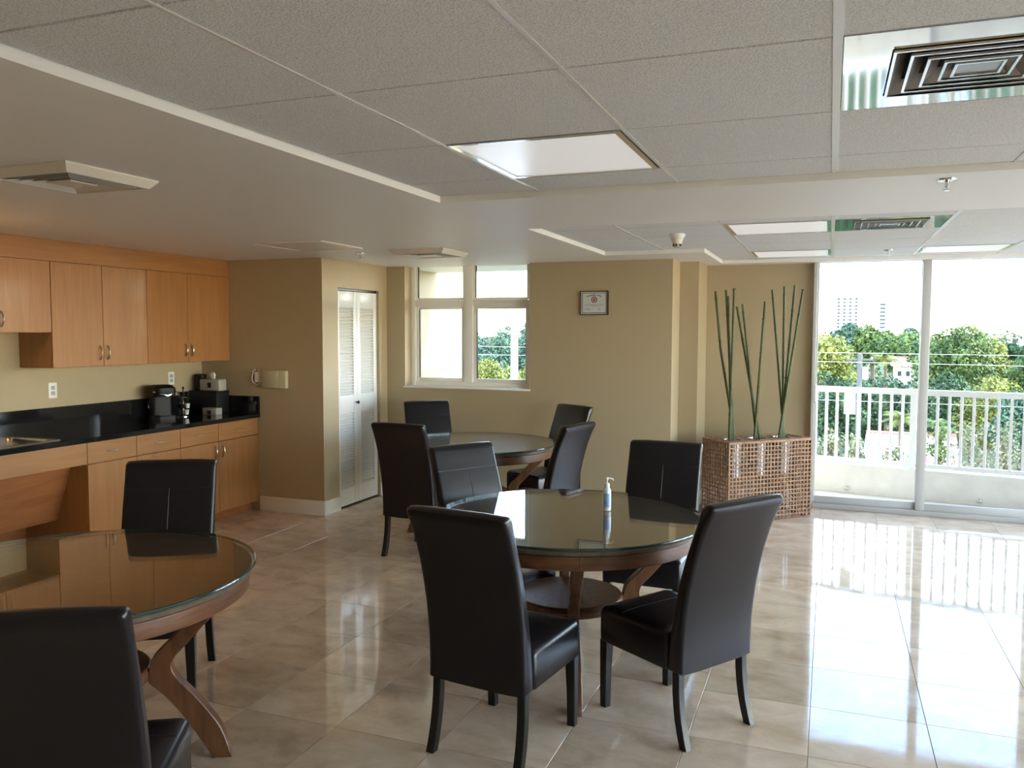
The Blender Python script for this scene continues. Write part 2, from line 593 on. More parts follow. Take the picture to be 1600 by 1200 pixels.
struct(link('wall_corner', boxes([(-1.46, -1.285, 7.43, 8.30, 0, 2.5), (-1.300, -1.285, 7.25, 7.43, 0, 2.5), (-1.285, -1.115, 7.62, 8.30, 0, 2.5), (-1.115, -0.15, 8.15, 8.30, 0, 2.5)]), 'wall'), 'stepped beige corner beside the sliding door')
WY0, WY1 = 0.9, 7.9
struct(link('wall_right', boxes([(XH, XH + T, WY1, 8.30, -0.2, 2.5), (XH, XH + T, -1.76, WY0, -0.2, 2.5), (XH, XH + T, WY0, WY1, -0.2, 0.10),
                                (XH, XH + T, WY0, WY1, 2.25, 2.5)]), 'wall'))
w2 = struct(empty('window_2', (XH + 0.08, WY0, 0.10)), 'wide glazed side wall of the room')
for k in range(8):
    link('mullion', B(-0.04, 0.04, -0.03, 0.03, 0, 2.15), 'doorframe', w2, loc=(0, 0.03 + 0.9914 * k, 0))
for k in range(7):
    bm = bmesh.new()
    y_ = 0.03 + 0.9914 * k
    bm.faces.new([bm.verts.new(p) for p in ((0, y_ + .03, 0), (0, y_ + .9614, 0), (0, y_ + .9614, 2.15), (0, y_ + .03, 2.15))])
    link('glass_pane', bm, 'pane', w2)
struct(link('added_side_shade', B(XH + T, XH + 3.6, -1.76, 8.30, 2.72, 2.9), 'stucco_w'))  # unseen slab added to keep direct sun out of the side glazing
struct(link('side_terrace', B(XH + T, XH + 5.0, -1.76, 8.30, -0.22, -0.02), 'concrete'))
struct(link('wall_back', B(XL - T, XH + T, -1.76, -1.6, -0.2, 2.5), 'wall'))
struct(link('roof', B(XL - T, XH + T, -1.76, 8.30, 2.42, 2.70), 'stucco_w'))

# baseboards
bbp = 0.13
struct(link('baseboard_kitchen_end', B(-4.775, -4.085, 6.115, 6.13, 0, bbp, bev=0.003), 'trim'))
struct(link('baseboard_closet', boxes([(-4.10, -4.085, 6.13, 6.375, 0, bbp), (-4.10, -4.085, 7.10, 7.235, 0, bbp)], bev=0.003), 'trim'))
struct(link('baseboard_far', B(-4.085, -1.30, 7.235, 7.25, 0, bbp, bev=0.003), 'trim'))
struct(link('baseboard_corner', boxes([(-1.285, -1.27, 7.25, 7.605, 0, bbp), (-1.27, -1.10, 7.605, 7.62, 0, bbp), (-1.115, -1.10, 7.62, 8.135, 0, bbp), (-1.10, -0.15, 8.135, 8.15, 0, bbp)], bev=0.003), 'trim'))

# ---------------------------------------------------------------- ceiling
PX0, PY0 = -1.81, 3.735
QX0, QY0, QY1, QX1, QY2 = -1.76, 4.87, 6.75, -0.95, 7.93
cl = struct(link('ceiling', boxes([
    (XL, PX0, -1.6, 8.20, CZ, 2.42), (PX0, XH, PY0, QY0, CZ, 2.42), (PX0, QX0, QY0, 8.2, CZ, 2.42),
    (QX0, QX1, QY1, 8.2, CZ, 2.42), (QX1, XH, QY2, 8.2, CZ, 2.42),
    (PX0, XH, -1.6, PY0, 2.33, 2.42), (QX0, XH, QY0, QY1, 2.33, 2.42), (QX1, XH, QY1, QY2, 2.33, 2.42)]), 'plaster'))

ct_me = {}
def ctile(w, d):
    k = (round(w, 3), round(d, 3))
    if k not in ct_me:
        bm = B(-w / 2, w / 2, -d / 2, d / 2, 0, 0.015, bev=0.002, seg=1)
        me = bpy.data.meshes.new('ceiling_tile')
        bm.to_mesh(me)
        bm.free()
        me.materials.append(MAT['ctile'])
        ct_me[k] = me
    return ct_me[k]

def grid(xs, ys, skip, inside):
    for a in range(len(xs) - 1):
        for b in range(len(ys) - 1):
            x0, x1, y0, y1 = xs[a], xs[a + 1], ys[b], ys[b + 1]
            mx_, my_ = (x0 + x1) / 2, (y0 + y1) / 2
            if not inside(mx_, my_) or any(s[0] < mx_ < s[1] and s[2] < my_ < s[3] for s in skip):
                continue
            share('ceiling_tile', ctile(x1 - x0 - 0.012, y1 - y0 - 0.008), cl, (mx_, my_, TZ))

def bar(x0, x1, y0, y1, up=-0.002):
    link('grid_bar', B(x0, x1, y0, y1, TZ + up, TZ + 0.012), 'gridbar', cl)

px = [PX0] + [-1.30, -0.65, 0.0, 0.65, 1.30, 1.95, 2.60, 3.25] + [XH]
py = [-1.6] + [1.36 + 0.677 * k for k in range(-4, 4)] + [PY0]
panels1 = [(-1.30, -0.65, 2.714, 3.391)]
duct1 = (0.0, 0.65, 2.037, 2.714)
grid(px, py, panels1 + [duct1], lambda x, y: True)
for x in px[1:-1]:
    w = 0.011 if abs(x) < 0.01 else 0.006
    bar(x - w, x + w, -1.6, PY0)
for y in py[1:-1]:
    for a in range(len(px) - 1):
        bar(px[a] + 0.011, px[a + 1] - 0.011, y - 0.004, y + 0.004, 0.006)
qx = [QX0, -1.28, -0.64, 0.0, 0.64, 1.28, 1.92, 2.56, 3.2, XH]
qy = [QY0, 5.28, 5.89, 6.51, 7.13, 7.75, QY2]
panels2 = [(-0.64, 0.0, 5.28, 5.89), (-0.64, 0.0, 7.13, 7.75), (0.64, 1.28, 7.13, 7.75)]
duct2 = (0.0, 0.64, 5.28, 5.89)
ins2 = lambda x, y: y < QY1 or x > QX1
qx2 = sorted(qx + [QX1])
qy2 = sorted(qy + [QY1])
for a in range(len(qx) - 1):
    for b in range(len(qy) - 1):
        x0, x1, y0, y1 = qx[a], qx[a + 1], qy[b], qy[b + 1]
        if y0 < QY1 < y1 and x0 < QX1:
            if x1 > QX1:
                share('ceiling_tile', ctile(x1 - QX1 - 0.012, y1 - QY1 - 0.008), cl, ((x1 + QX1) / 2, (y1 + QY1) / 2, TZ))
            y1 = QY1
        elif y0 >= QY1 and x0 < QX1:
            if x1 <= QX1:
                continue
            x0 = QX1
        mx_, my_ = (x0 + x1) / 2, (y0 + y1) / 2
        if any(s[0] < mx_ < s[1] and s[2] < my_ < s[3] for s in panels2 + [duct2]):
            continue
        share('ceiling_tile', ctile(x1 - x0 - 0.012, y1 - y0 - 0.008), cl, (mx_, my_, TZ))
for x in qx[1:-1]:
    w = 0.011 if abs(x) < 0.01 or x == 0.64 else 0.007
    bar(x - w, x + w, QY0, QY1 if x < QX1 else QY2)
for y in qy[1:-1]:
    for a in range(len(qx) - 1):
        x0, x1 = qx[a] + 0.011, qx[a + 1] - 0.011
        if y > QY1:
            x0 = max(x0, QX1)
        if x1 - x0 > 0.03:
            bar(x0, x1, y - 0.004, y + 0.004, 0.006)

# ---------------------------------------------------------------- sliding glass door (door_2)
DY0, DY1 = 8.07, 8.17
d2 = struct(empty('door_2', (0, 8.12, 0)))
d2['label'] = 'tall aluminium sliding glass door onto the balcony'
def dpart(name, a, m, p=None):
    a = list(a)
    a[2] -= 8.12
    a[3] -= 8.12
    return link(name, B(*a, bev=0.003), m, p or d2)
dpart('jamb', (-0.150, -0.118, DY0, DY1 + 0.03, 0, 2.25), 'doorframe')
dpart('jamb', (3.53, 3.60, DY0, DY1 + 0.03, 0, 2.25), 'doorframe')
dpart('track', (-0.118, 3.53, DY0 - 0.01, DY1 + 0.04, 0, 0.045), 'doorframe')
xs_ = [-0.118, 0.742, 1.605, 2.468, 3.53]
for k in range(4):
    a, b = xs_[k], xs_[k + 1]
    y = 8.13 if k % 2 == 0 else 8.095
    e = 0.075 if k < 3 else 0
    pn = empty('sliding_panel', (0, 0, 0), parent=d2)
    dpart('stile', (a, a + (0.016 if k == 0 else 0.07), y - 0.018, y + 0.018, 0.045, 2.25), 'doorframe', pn)
    dpart('stile', (b - 0.004, b + e + 0.001, y - 0.018, y + 0.018, 0.045, 2.25), 'doorframe', pn)
    dpart('rail', (a + 0.012, b, y - 0.017, y + 0.017, 0.045, 0.11), 'doorframe', pn)
    bm = bmesh.new()
    vs = [bm.verts.new(p) for p in ((a + 0.012, y - 8.12, 0.11), (b, y - 8.12, 0.11), (b, y - 8.12, 2.25), (a + 0.012, y - 8.12, 2.25))]
    bm.faces.new(vs)
    link('glass_pane', bm, 'pane' if k == 0 else 'pane_t', pn)
hb = bmesh.new()
tube(hb, [(-0.112, -0.06, 0.98), (-0.112, -0.085, 1.0), (-0.112, -0.085, 1.12), (-0.112, -0.06, 1.14)], 0.008)
link('pull_handle', hb, 'white_ext', d2)

# ---------------------------------------------------------------- window_1
w1 = struct(empty('window_1', (-3.25, 7.40, 1.08)))
w1['label'] = 'white framed window of four panes in the far wall'
def wpart(name, a, m, p=None, bev=0.003):
    a = [a[0] + 3.25, a[1] + 3.25, a[2] - 7.40, a[3] - 7.40, a[4] - 1.08, a[5] - 1.08]
    return link(name, B(*a, bev=bev), m, p or w1)
wpart('frame_jamb', (-3.90, -3.845, 7.37, 7.43, 1.08, 2.30), 'alu')
wpart('frame_jamb', (-2.655, -2.60, 7.37, 7.43, 1.08, 2.30), 'alu')
wpart('frame_sill', (-3.845, -2.655, 7.37, 7.43, 1.08, 1.125), 'alu')
wpart('frame_head', (-3.845, -2.655, 7.37, 7.43, 2.262, 2.30), 'alu')
wpart('mullion', (-3.315, -3.225, 7.36, 7.43, 1.125, 2.262), 'alu')
for (xa, xb) in ((-3.845, -3.315), (-3.225, -2.655)):
    wpart('transom', (xa, xb, 7.372, 7.43, 1.855, 1.915), 'alu')
    wpart('transom_lip', (xa, xb, 7.355, 7.372, 1.905, 1.922), 'alu')
    for (za, zb) in ((1.125, 1.855), (1.922, 2.262)):
        s = empty('sash', (0, 0, 0), parent=w1)
        t = 0.022 if zb > 2 else 0.035
        for q in ((xa, xa + t, za, zb), (xb - t, xb, za, zb), (xa + t, xb - t, za, za + t), (xa + t, xb - t, zb - t * 0.6, zb)):
            wpart('sash_rail', (q[0], q[1], 7.385, 7.415, q[2], q[3]), 'alu', s, 0.002)
        for q in ((xa + t, xa + t + 0.008, za + t, zb - t * .6), ):
            wpart('gasket', (q[0], q[1], 7.384, 7.40, q[2], q[3]), 'gasket', s, 0.001)
        bm = bmesh.new()
        vs = [bm.verts.new((x + 3.25, 0.004, z - 1.08)) for x, z in ((xa + t, za + t), (xb - t, za + t), (xb - t, zb - t * .6), (xa + t, zb - t * .6))]
        bm.faces.new(vs)
        link('glass_pane', bm, 'pane', s)
wpart('sill_board', (-3.91, -2.59, 7.232, 7.37, 1.065, 1.08), 'trim')

# ---------------------------------------------------------------- door_1 : louvered bifold closet door
d1 = struct(empty('door_1', (-4.10, 6.7375, 0)))
d1['label'] = 'white louvered bifold closet door'
link('header_track', B(-0.085, -0.03, -0.362, 0.362, 1.985, 2.005), 'darkmetal', d1)
sl_me = {}
def slat_mesh(w):
    if w not in sl_me:
        bm = bmesh.new()
        # thin tilted blade, 28 mm deep
        c, s = math.cos(R(38)), math.sin(R(38))
        sec = []
        for u, v in ((-0.015, -0.003), (0.015, -0.003), (0.0165, 0.0), (0.015, 0.003), (-0.015, 0.003), (-0.0165, 0.0)):
            sec.append((u * c + v * s, -u * s + v * c))
        loft(bm, [[(a, -w / 2, b) for a, b in sec], [(a, w / 2, b) for a, b in sec]])
        bmesh.ops.recalc_face_normals(bm, faces=bm.faces)
        me = bpy.data.meshes.new('slat')
        bm.to_mesh(me)
        bm.free()
        me.materials.append(MAT['doorwhite'])
        sl_me[w] = me
    return sl_me[w]
for k, (ya, yb) in enumerate(((6.378, 6.7365), (6.7385, 7.097))):
    lf = empty('door_leaf', (-0.045, (ya + yb) / 2 - 6.7375, 0), parent=d1)
    hw = (yb - ya) / 2
    st = 0.062
    link('stile', B(-0.0175, 0.0175, -hw, -hw + st, 0.012, 1.98, bev=0.002), 'doorwhite', lf)
    link('stile', B(-0.0175, 0.0175, hw - st, hw, 0.012, 1.98, bev=0.002), 'doorwhite', lf)
    for za, zb in ((0.012, 0.17), (0.86, 1.03), (1.83, 1.98)):
        link('rail', B(-0.0165, 0.0165, -hw + st, hw - st, za, zb, bev=0.002), 'doorwhite', lf)
    link('back_panel', B(-0.017, -0.014, -hw + st, hw - st, 0.17, 1.83), 'doorwhite', lf)
    w = round(2 * (hw - st), 4)
    for za, zb in ((0.17, 0.86), (1.03, 1.83)):
        n = int((zb - za) / 0.0275)
        for i in range(n):
            share('slat', slat_mesh(w), lf, (0.004, 0, za + (i + 0.5) * (zb - za) / n))
    if k == 0:
        bm = bmesh.new()
        lathe(bm, [(0.006, 0.0), (0.006, 0.014), (0.014, 0.022), (0.016, 0.030), (0.010, 0.037), (0.003, 0.039)], 14)
        bm.transform(Matrix.Rotation(PI / 2, 4, 'Y'))
        kn = link('knob', bm, 'darkmetal', lf, loc=(0.0175, hw - 0.03, 0.955))

# ---------------------------------------------------------------- balcony
struct(link('balcony_slab', B(-1.6, 6.5, 8.30, 10.2, -0.22, -0.02), 'concrete'))
struct(link('door_sill', B(-1.6, 6.5, 8.18, 8.30, -0.22, -0.005), 'concrete'))
BA = -math.atan(0.2)
ck = struct(link('balcony_curb', B(-1.8, 6.0, 0.0, 0.16, -0.02, 0.275, bev=0.006), 'stucco_w', loc=(0, 9.10, 0), rz=BA), 'low off white stucco curb around the balcony')
struct(link('added_balcony_shade', B(-1.6, 6.5, 8.30, 9.25, 2.72, 2.9), 'stucco_w'))  # unseen slab above the balcony, placed so direct sun misses the room
struct(link('facade_lower', B(XL - T, XH + T, -1.76, 8.30, -9.5, -0.22), 'stucco_w'))
struct(link('facade_upper', B(XL - T, XH + T, -1.76, 8.30, 2.72, 9.0), 'stucco_w'))
struct(link('wall_wing', B(-4.6, -4.02, 7.43, 9.02, -9.5, 9.0), 'stucco'), 'sunlit cream outside wall beyond the window')

# ================================================================== KITCHEN
XW = -5.41
FX = -4.79      # base cabinet door face plane
UX = -5.085     # upper door face plane

def bow_handle(parent, p, length, axis, out=0.028):
    """arched pull; p = centre on the door face, protrudes to +x"""
    bm = bmesh.new()
    pts = []
    for k in range(9):
        t = k / 8
        a = (t - 0.5) * length
        h = out * math.sin(PI * t) ** 0.7 if 0 < t < 1 else 0
        pts.append((h, a, 0) if axis == 'y' else (h, 0, a))
    tube(bm, pts, [0.0045] + [0.0055] * 7 + [0.0045], 8)
    return link('handle', bm, 'nickel', parent, loc=p)

def cab_door(parent, name, x, y0, y1, z0, z1, mat='maple'):
    g = 0.0018
    return link(name, B(x - 0.019, x, y0 + g, y1 - g, z0 + g, z1 - g, bev=0.0015, seg=1), mat, parent)

def base_cabinet(ys, label):
    y0, y1 = ys[0], ys[-1]
    c = empty('base_cabinet', (FX, (y0 + y1) / 2, 0))
    tag(c, label, 'cabinet', 'maple base cabinets under the black counter')
    yc = (y0 + y1) / 2
    link('body', B(XW - FX + .003, -0.020, y0 - yc, y1 - yc, 0.085, 0.842), 'maple', c)
    link('toe_kick', B(XW - FX + .003, -0.075, y0 - yc, y1 - yc, 0, 0.085), 'maple_dark', c)
    for i in range(len(ys) - 1):
        a, b = ys[i] - yc, ys[i + 1] - yc
        dr = cab_door(c, 'drawer', 0, a, b, 0.688, 0.840, 'maple_h')
        bow_handle(dr, (0, (a + b) / 2, 0.765), 0.10, 'y', 0.022)
        dd = cab_door(c, 'door', 0, a, b, 0.085, 0.686)
        bow_handle(dd, (0, b - 0.045 if i == 0 else a + 0.045, 0.60), 0.11, 'z', 0.022)
    return c
base_cabinet((4.285, 4.725, 5.168), 'maple base cabinet beside the open knee space under the sink')
base_cabinet((5.168, 5.61, 6.128), 'maple base cabinet against the end wall of the kitchen')

sk = empty('sink_cabinet', (FX, 3.55, 0))
tag(sk, 'maple sink base with open knee space and sloping panel', 'cabinet')
link('apron', B(-0.02, 0, -0.75, 0.733, 0.690, 0.842, bev=0.0015, seg=1), 'maple_h', sk)
bm = bmesh.new()
prism(bm, [(-0.162, 0.690), (-0.146, 0.690), (-0.297, 0.275), (-0.313, 0.275)], -0.75, 0.733, 'y')
link('sloping_panel', bm, 'maple_dark', sk)
link('back_panel', B(XW - FX + .003, XW - FX + 0.015, -0.75, 0.733, 0.0, 0.690), 'maple_dark', sk)
link('side_panel', B(XW - FX + 0.015, 0, -0.77, -0.75, 0, 0.842), 'maple', sk)

# counter with a hole for the sink
CT0, CT1 = 0.843, 0.877
SX0, SX1, SY0, SY1 = -5.30, -4.845, 3.40, 4.10
ct = empty('countertop', (XW, 4.4, CT0))
tag(ct, 'long black polished granite countertop over the maple base cabinets', 'countertop')
def cpart(name, lst, bev=0.0):
    return link(name, boxes([(a[0] - XW, a[1] - XW, a[2] - 4.4, a[3] - 4.4, a[4] - CT0, a[5] - CT0) for a in lst], bev=bev), 'granite', ct)
YA = 2.78
cpart('slab', [(XW + .003, SX0, YA, 6.128, CT0, CT1), (SX1, -4.765, YA, 6.128, CT0, CT1), (SX0, SX1, YA, SY0, CT0, CT1), (SX0, SX1, SY1, 6.128, CT0, CT1)])
sp = link('splashback', B(XW + .003, XW + 0.02, YA, 6.106, CT1, 1.045), 'granite')
tag(sp, 'long low black granite splashback along the kitchen wall', 'splashback')
sp = link('splashback', B(XW + .003, -4.768, 6.108, 6.128, CT1, 1.032), 'granite')
tag(sp, 'short black granite splashback on the kitchen end wall', 'splashback')

snk = empty('sink', ((SX0 + SX1) / 2, (SY0 + SY1) / 2, CT1))
tag(snk, 'stainless steel drop in sink set in the black counter', 'sink')
hx, hy = (SX1 - SX0) / 2, (SY1 - SY0) / 2
bm = bmesh.new()
loft(bm, [rrect(hx + 0.025, hy + 0.02, 0.03, 0.0005), rrect(hx + 0.022, hy + 0.018, 0.028, 0.006), rrect(hx - 0.025, hy - 0.025, 0.05, 0.006),
          rrect(hx - 0.035, hy - 0.035, 0.05, -0.01), rrect(hx - 0.045, hy - 0.045, 0.06, -0.15), rrect(hx - 0.075, hy - 0.075, 0.05, -0.165)], cap0=False, cap1=True)
link('basin', bm, 'steel', snk)
bm = bmesh.new()
lathe(bm, [(0.045, -0.164), (0.045, -0.160), (0.035, -0.160), (0.03, -0.163)], 16)
link('drain', bm, 'chrome', snk)

# upper cabinets
def upper(y0, ymid, y1, z0, label, hz):
    yc = (y0 + y1) / 2
    c = empty('wall_cabinet', (UX, yc, z0))
    tag(c, label, 'cabinet', 'maple wall cabinets')
    d0 = XW - UX
    link('body', B(d0, -0.020, y0 - yc, y1 - yc, 0, 2.10 - z0), 'maple_dark' if False else 'maple', c)
    for i, (a, b) in enumerate(((y0, ymid), (ymid, y1))):
        dd = cab_door(c, 'door', 0, a - yc, b - yc, 0, 2.10 - z0)
        bow_handle(dd, (0, b - yc - 0.035 if i == 0 else a - yc + 0.035, hz), 0.105, 'z', 0.024)
    return c
upper(4.285, 4.724, 5.157, 1.352, 'tall maple wall cabinet next to the short one over the sink', 0.10)
upper(5.157, 5.605, 6.128, 1.352, 'tall maple wall cabinet in the corner against the end wall', 0.10)
upper(3.35, 3.87, 4.283, 1.602, 'short maple wall cabinet hung over the sink', 0.09)
vl = link('cabinet_valance', B(XW, UX - 0.012, 3.35, 6.128, 2.102, 2.249), 'maple_h')
tag(vl, 'long maple filler board between wall cabinets and ceiling', 'valance')

# outlets
def outlet(loc, label):
    o = empty('wall_outlet', loc)
    tag(o, label, 'outlet')
    link('cover_plate', B(0, 0.006, -0.036, 0.036, -0.058, 0.058, bev=0.002), 'whiteplastic', o)
    for z in (-0.02, 0.02):
        link('socket', B(0.006, 0.009, -0.016, 0.016, z - 0.014, z + 0.014, bev=0.001), 'greyplastic', o)
outlet((XW, 4.545, 1.17), 'white wall outlet above the bare stretch of counter')
outlet((XW, 5.74, 1.20), 'white wall outlet above the coffee maker')

# coffee maker
cm = empty('coffee_maker', (-5.21, 5.44, CT1), R(-25))
tag(cm, 'black single cup coffee maker with a silver curved lid', 'coffee maker')
bm = bmesh.new()
loft(bm, [rrect(0.10, 0.085, 0.03, 0.0, -0.02), rrect(0.10, 0.085, 0.03, 0.028, -0.02)])
link('base', bm, 'blackplastic', cm)
bm = bmesh.new()
loft(bm, [rrect(0.05, 0.085, 0.03, 0.028, -0.07), rrect(0.05, 0.085, 0.03, 0.19, -0.07)])
link('column', bm, 'blackplastic', cm)
bm = bmesh.new()
loft(bm, [rrect(0.095, 0.085, 0.04, 0.19, -0.025), rrect(0.10, 0.088, 0.045, 0.225, -0.02), rrect(0.098, 0.086, 0.045, 0.262, -0.022), rrect(0.075, 0.066, 0.045, 0.285, -0.03)])
hd = link('brew_head', bm, 'blackplastic', cm)
bm = bmesh.new()
tube(bm, [(0.07 * math.cos(a) + 0.012, 0.092 * math.sin(a), 0.20 + 0.03 * abs(math.sin(a))) for a in [R(-80 + 16 * k) for k in range(11)]], 0.009, 8)
link('silver_band', bm, 'chrome', hd)
bm = bmesh.new()
lathe(bm, [(0.055, 0.028), (0.057, 0.034), (0.05, 0.036)], 20, (0.035, 0, 0))
link('drip_tray', bm, 'chrome', cm)

# pod rack
pr = empty('coffee_pod_rack', (-5.20, 5.655, CT1))
tag(pr, 'chrome wire coffee pod rack beside the coffee maker', 'rack')
bm = bmesh.new()
lathe(bm, [(0.045, 0), (0.045, 0.006), (0.01, 0.012), (0.006, 0.02), (0.006, 0.24), (0.012, 0.25), (0.004, 0.26)], 14)
link('stand', bm, 'chrome', pr)
for k in range(12):
    a, z = k * R(120) + (k // 3) * R(60), 0.04 + 0.052 * (k // 3)
    bm = bmesh.new()
    lathe(bm, [(0.016, -0.02), (0.021, 0.015), (0.024, 0.018), (0.024, 0.02)], 10)
    link('coffee_pod', bm, 'whiteplastic' if k % 3 == 0 else 'blackplastic', pr, loc=(0.034 * math.cos(a), 0.034 * math.sin(a), z))

# black organiser with boxes
bo = empty('storage_box', (-5.225, 6.015, CT1))
tag(bo, 'wide black storage box in the counter corner', 'box')
link('body', B(-0.155, 0.145, -0.085, 0.085, 0, 0.195, bev=0.006), 'blackplastic', bo)
link('lid', B(-0.158, 0.148, -0.088, 0.088, 0.195, 0.203, bev=0.003), 'blackplastic', bo)
tb = empty('tissue_box', (-5.17, 5.995, CT1 + 0.203))
tag(tb, 'grey tissue dispenser standing on the black storage box', 'dispenser')
link('body', B(-0.11, 0.11, -0.05, 0.05, 0, 0.105, bev=0.012, seg=3), 'greyplastic', tb)
link('slot_plate', B(-0.018, 0.018, -0.053, -0.05, 0.03, 0.075), 'blackplastic', tb)
bm = bmesh.new()
loft(bm, [rrect(0.02, 0.006, 0.004, 0.103), rrect(0.026, 0.012, 0.006, 0.14), rrect(0.014, 0.004, 0.003, 0.165)])
link('tissue', bm, 'whiteplastic', tb)
bk = link('black_canister', lathe(bmesh.new(), [(0.045, 0), (0.047, 0.004), (0.047, 0.12), (0.05, 0.122), (0.05, 0.14), (0.045, 0.144)], 20), 'blackplastic', loc=(-5.335, 6.03, CT1 + 0.203))
tag(bk, 'black lidded canister beside the grey tissue dispenser', 'canister')
sb = empty('small_box', (-5.09, 5.885, CT1))
tag(sb, 'small grey box with a black latch on the counter', 'box')
link('body', B(-0.075, 0.075, -0.04, 0.04, 0, 0.06, bev=0.004), 'greyplastic', sb)
link('latch', B(-0.02, 0.02, -0.044, -0.04, 0.005, 0.04), 'blackplastic', sb)

# intercom box and towel ring on the end wall
ic = empty('wall_control_box', (-4.586, 6.13, 1.19))
tag(ic, 'ivory plastic control box on the kitchen end wall', 'control box')
link('body', B(-0.128, 0.128, -0.045, 0, -0.078, 0.078, bev=0.006), 'ivory', ic)
link('cover', B(-0.115, 0.05, -0.05, -0.045, -0.066, 0.066, bev=0.002), 'ivory', ic)
lp = empty('wall_hose', (-4.782, 6.13, 1.205))
tag(lp, 'coiled thin white tube hung beside the ivory box', 'tube')
bm = bmesh.new()
tube(bm, [(0.052 * math.sin(R(20 + 11 * k)), -0.020 - 0.006 * math.sin(R(40 * k)), 0.068 * math.cos(R(20 + 11 * k))) for k in range(31)], 0.005, 8)
link('loop', bm, 'whiteplastic', lp)
link('wall_plate', B(-0.03, 0.035, -0.016, 0, -0.045, 0.045, bev=0.004), 'whiteplastic', lp)
link('clip', B(-0.058, -0.038, -0.03, 0, 0.035, 0.055, bev=0.003), 'greyplastic', lp)

# ================================================================== TABLES AND CHAIRS
def make_table():
    t = empty('round_dining_table', (0, 0, 0))
    zt = 0.742
    bm = bmesh.new()
    lathe(bm, [(0.630, zt - 0.004), (0.6445, zt - 0.001), (0.6445, zt + 0.0) , (0.638, zt + 0.0)][:0] or [(0.640, zt - 0.012), (0.640, zt)], 96)
    g = link('glass_top', bm, 'tglass', t)
    bm = bmesh.new()
    n = 96
    rings = []
    for i in range(n):
        a = 2 * PI * i / n
        rings.append([(r * math.cos(a), r * math.sin(a), z) for r, z in ((0.6405, zt - 0.012), (0.645, zt - 0.010), (0.6465, zt - 0.006), (0.645, zt - 0.002), (0.6405, zt))])
    loft(bm, rings, closed=True)
    link('polished_edge', bm, 'tglassedge', g)
    bm = bmesh.new()
    lathe(bm, [(0.30, zt - 0.040), (0.618, zt - 0.040), (0.632, zt - 0.034), (0.634, zt - 0.020), (0.628, zt - 0.0135)], 96)
    link('wooden_top', bm, 'tabletop', t)
    # apron: four curved segments with a fine joint at each leg
    for k in range(4):
        rings = []
        for i in range(25):
            a = R(90 * k + 0.10 + (89.8) * i / 24)
            rings.append([(r * math.cos(a), r * math.sin(a), z) for r, z in ((0.612, 0.640), (0.618, 0.644), (0.620, 0.655), (0.620, zt - 0.041), (0.592, zt - 0.041), (0.592, 0.640))])
        link('apron', loft(bmesh.new(), rings), 'walnut_h', t)
    # lower shelf
    bm = bmesh.new()
    lathe(bm, [(0.235, 0.305), (0.255, 0.312), (0.262, 0.33), (0.262, 0.35), (0.255, 0.360), (0.250, 0.362)], 64)
    link('shelf', bm, 'walnut', t)
    inner = [(0.485, 0.0), (0.395, 0.150), (0.322, 0.247), (0.258, 0.309), (0.2645, 0.369), (0.283, 0.414), (0.356, 0.487), (0.455, 0.600), (0.485, 0.645)]
    outer = [(0.570, 0.645), (0.545, 0.605), (0.462, 0.520), (0.395, 0.446), (0.352, 0.400), (0.342, 0.359), (0.366, 0.315), (0.431, 0.239), (0.512, 0.122), (0.552, 0.0)]
    def spline(P, m=4):
        out = []
        for q in range(len(P) - 1):
            p0, p1, p2, p3 = [Vector(P[max(0, min(len(P) - 1, q + d))]) for d in (-1, 0, 1, 2)]
            for h in range(m):
                t_ = h / m
                out.append(tuple(0.5 * ((2 * p1) + (p2 - p0) * t_ + (2 * p0 - 5 * p1 + 4 * p2 - p3) * t_ * t_ + (3 * p1 - p0 - 3 * p2 + p3) * t_ ** 3)))
        return out + [P[-1]]
    prof = spline(inner[:4])[:-1] + spline(inner[3:]) + spline(outer)
    for k in range(4):
        bm = bmesh.new()
        prism(bm, prof, -0.024, 0.024, 'y', [(0, 0.003), (0.003, 0)])
        link('leg', bm, 'walnut', t, rz=R(90 * k))
    return t

table = make_table()
tables = [table, copy_tree(table), copy_tree(table)]
for o, (x, y), az, lab in zip(tables, ((-2.572, 2.218), (-1.153, 3.789), (-2.619, 6.033)), (31, -69, 16),
                              ('round glass topped walnut table in front of the sink', 'round glass topped walnut table with the pump bottle on it', 'round glass topped walnut table under the window')):
    o.location = (x, y, 0)
    o.rotation_euler = (0, 0, R(az))
    tag(o, lab, 'table', 'round glass topped dining tables')

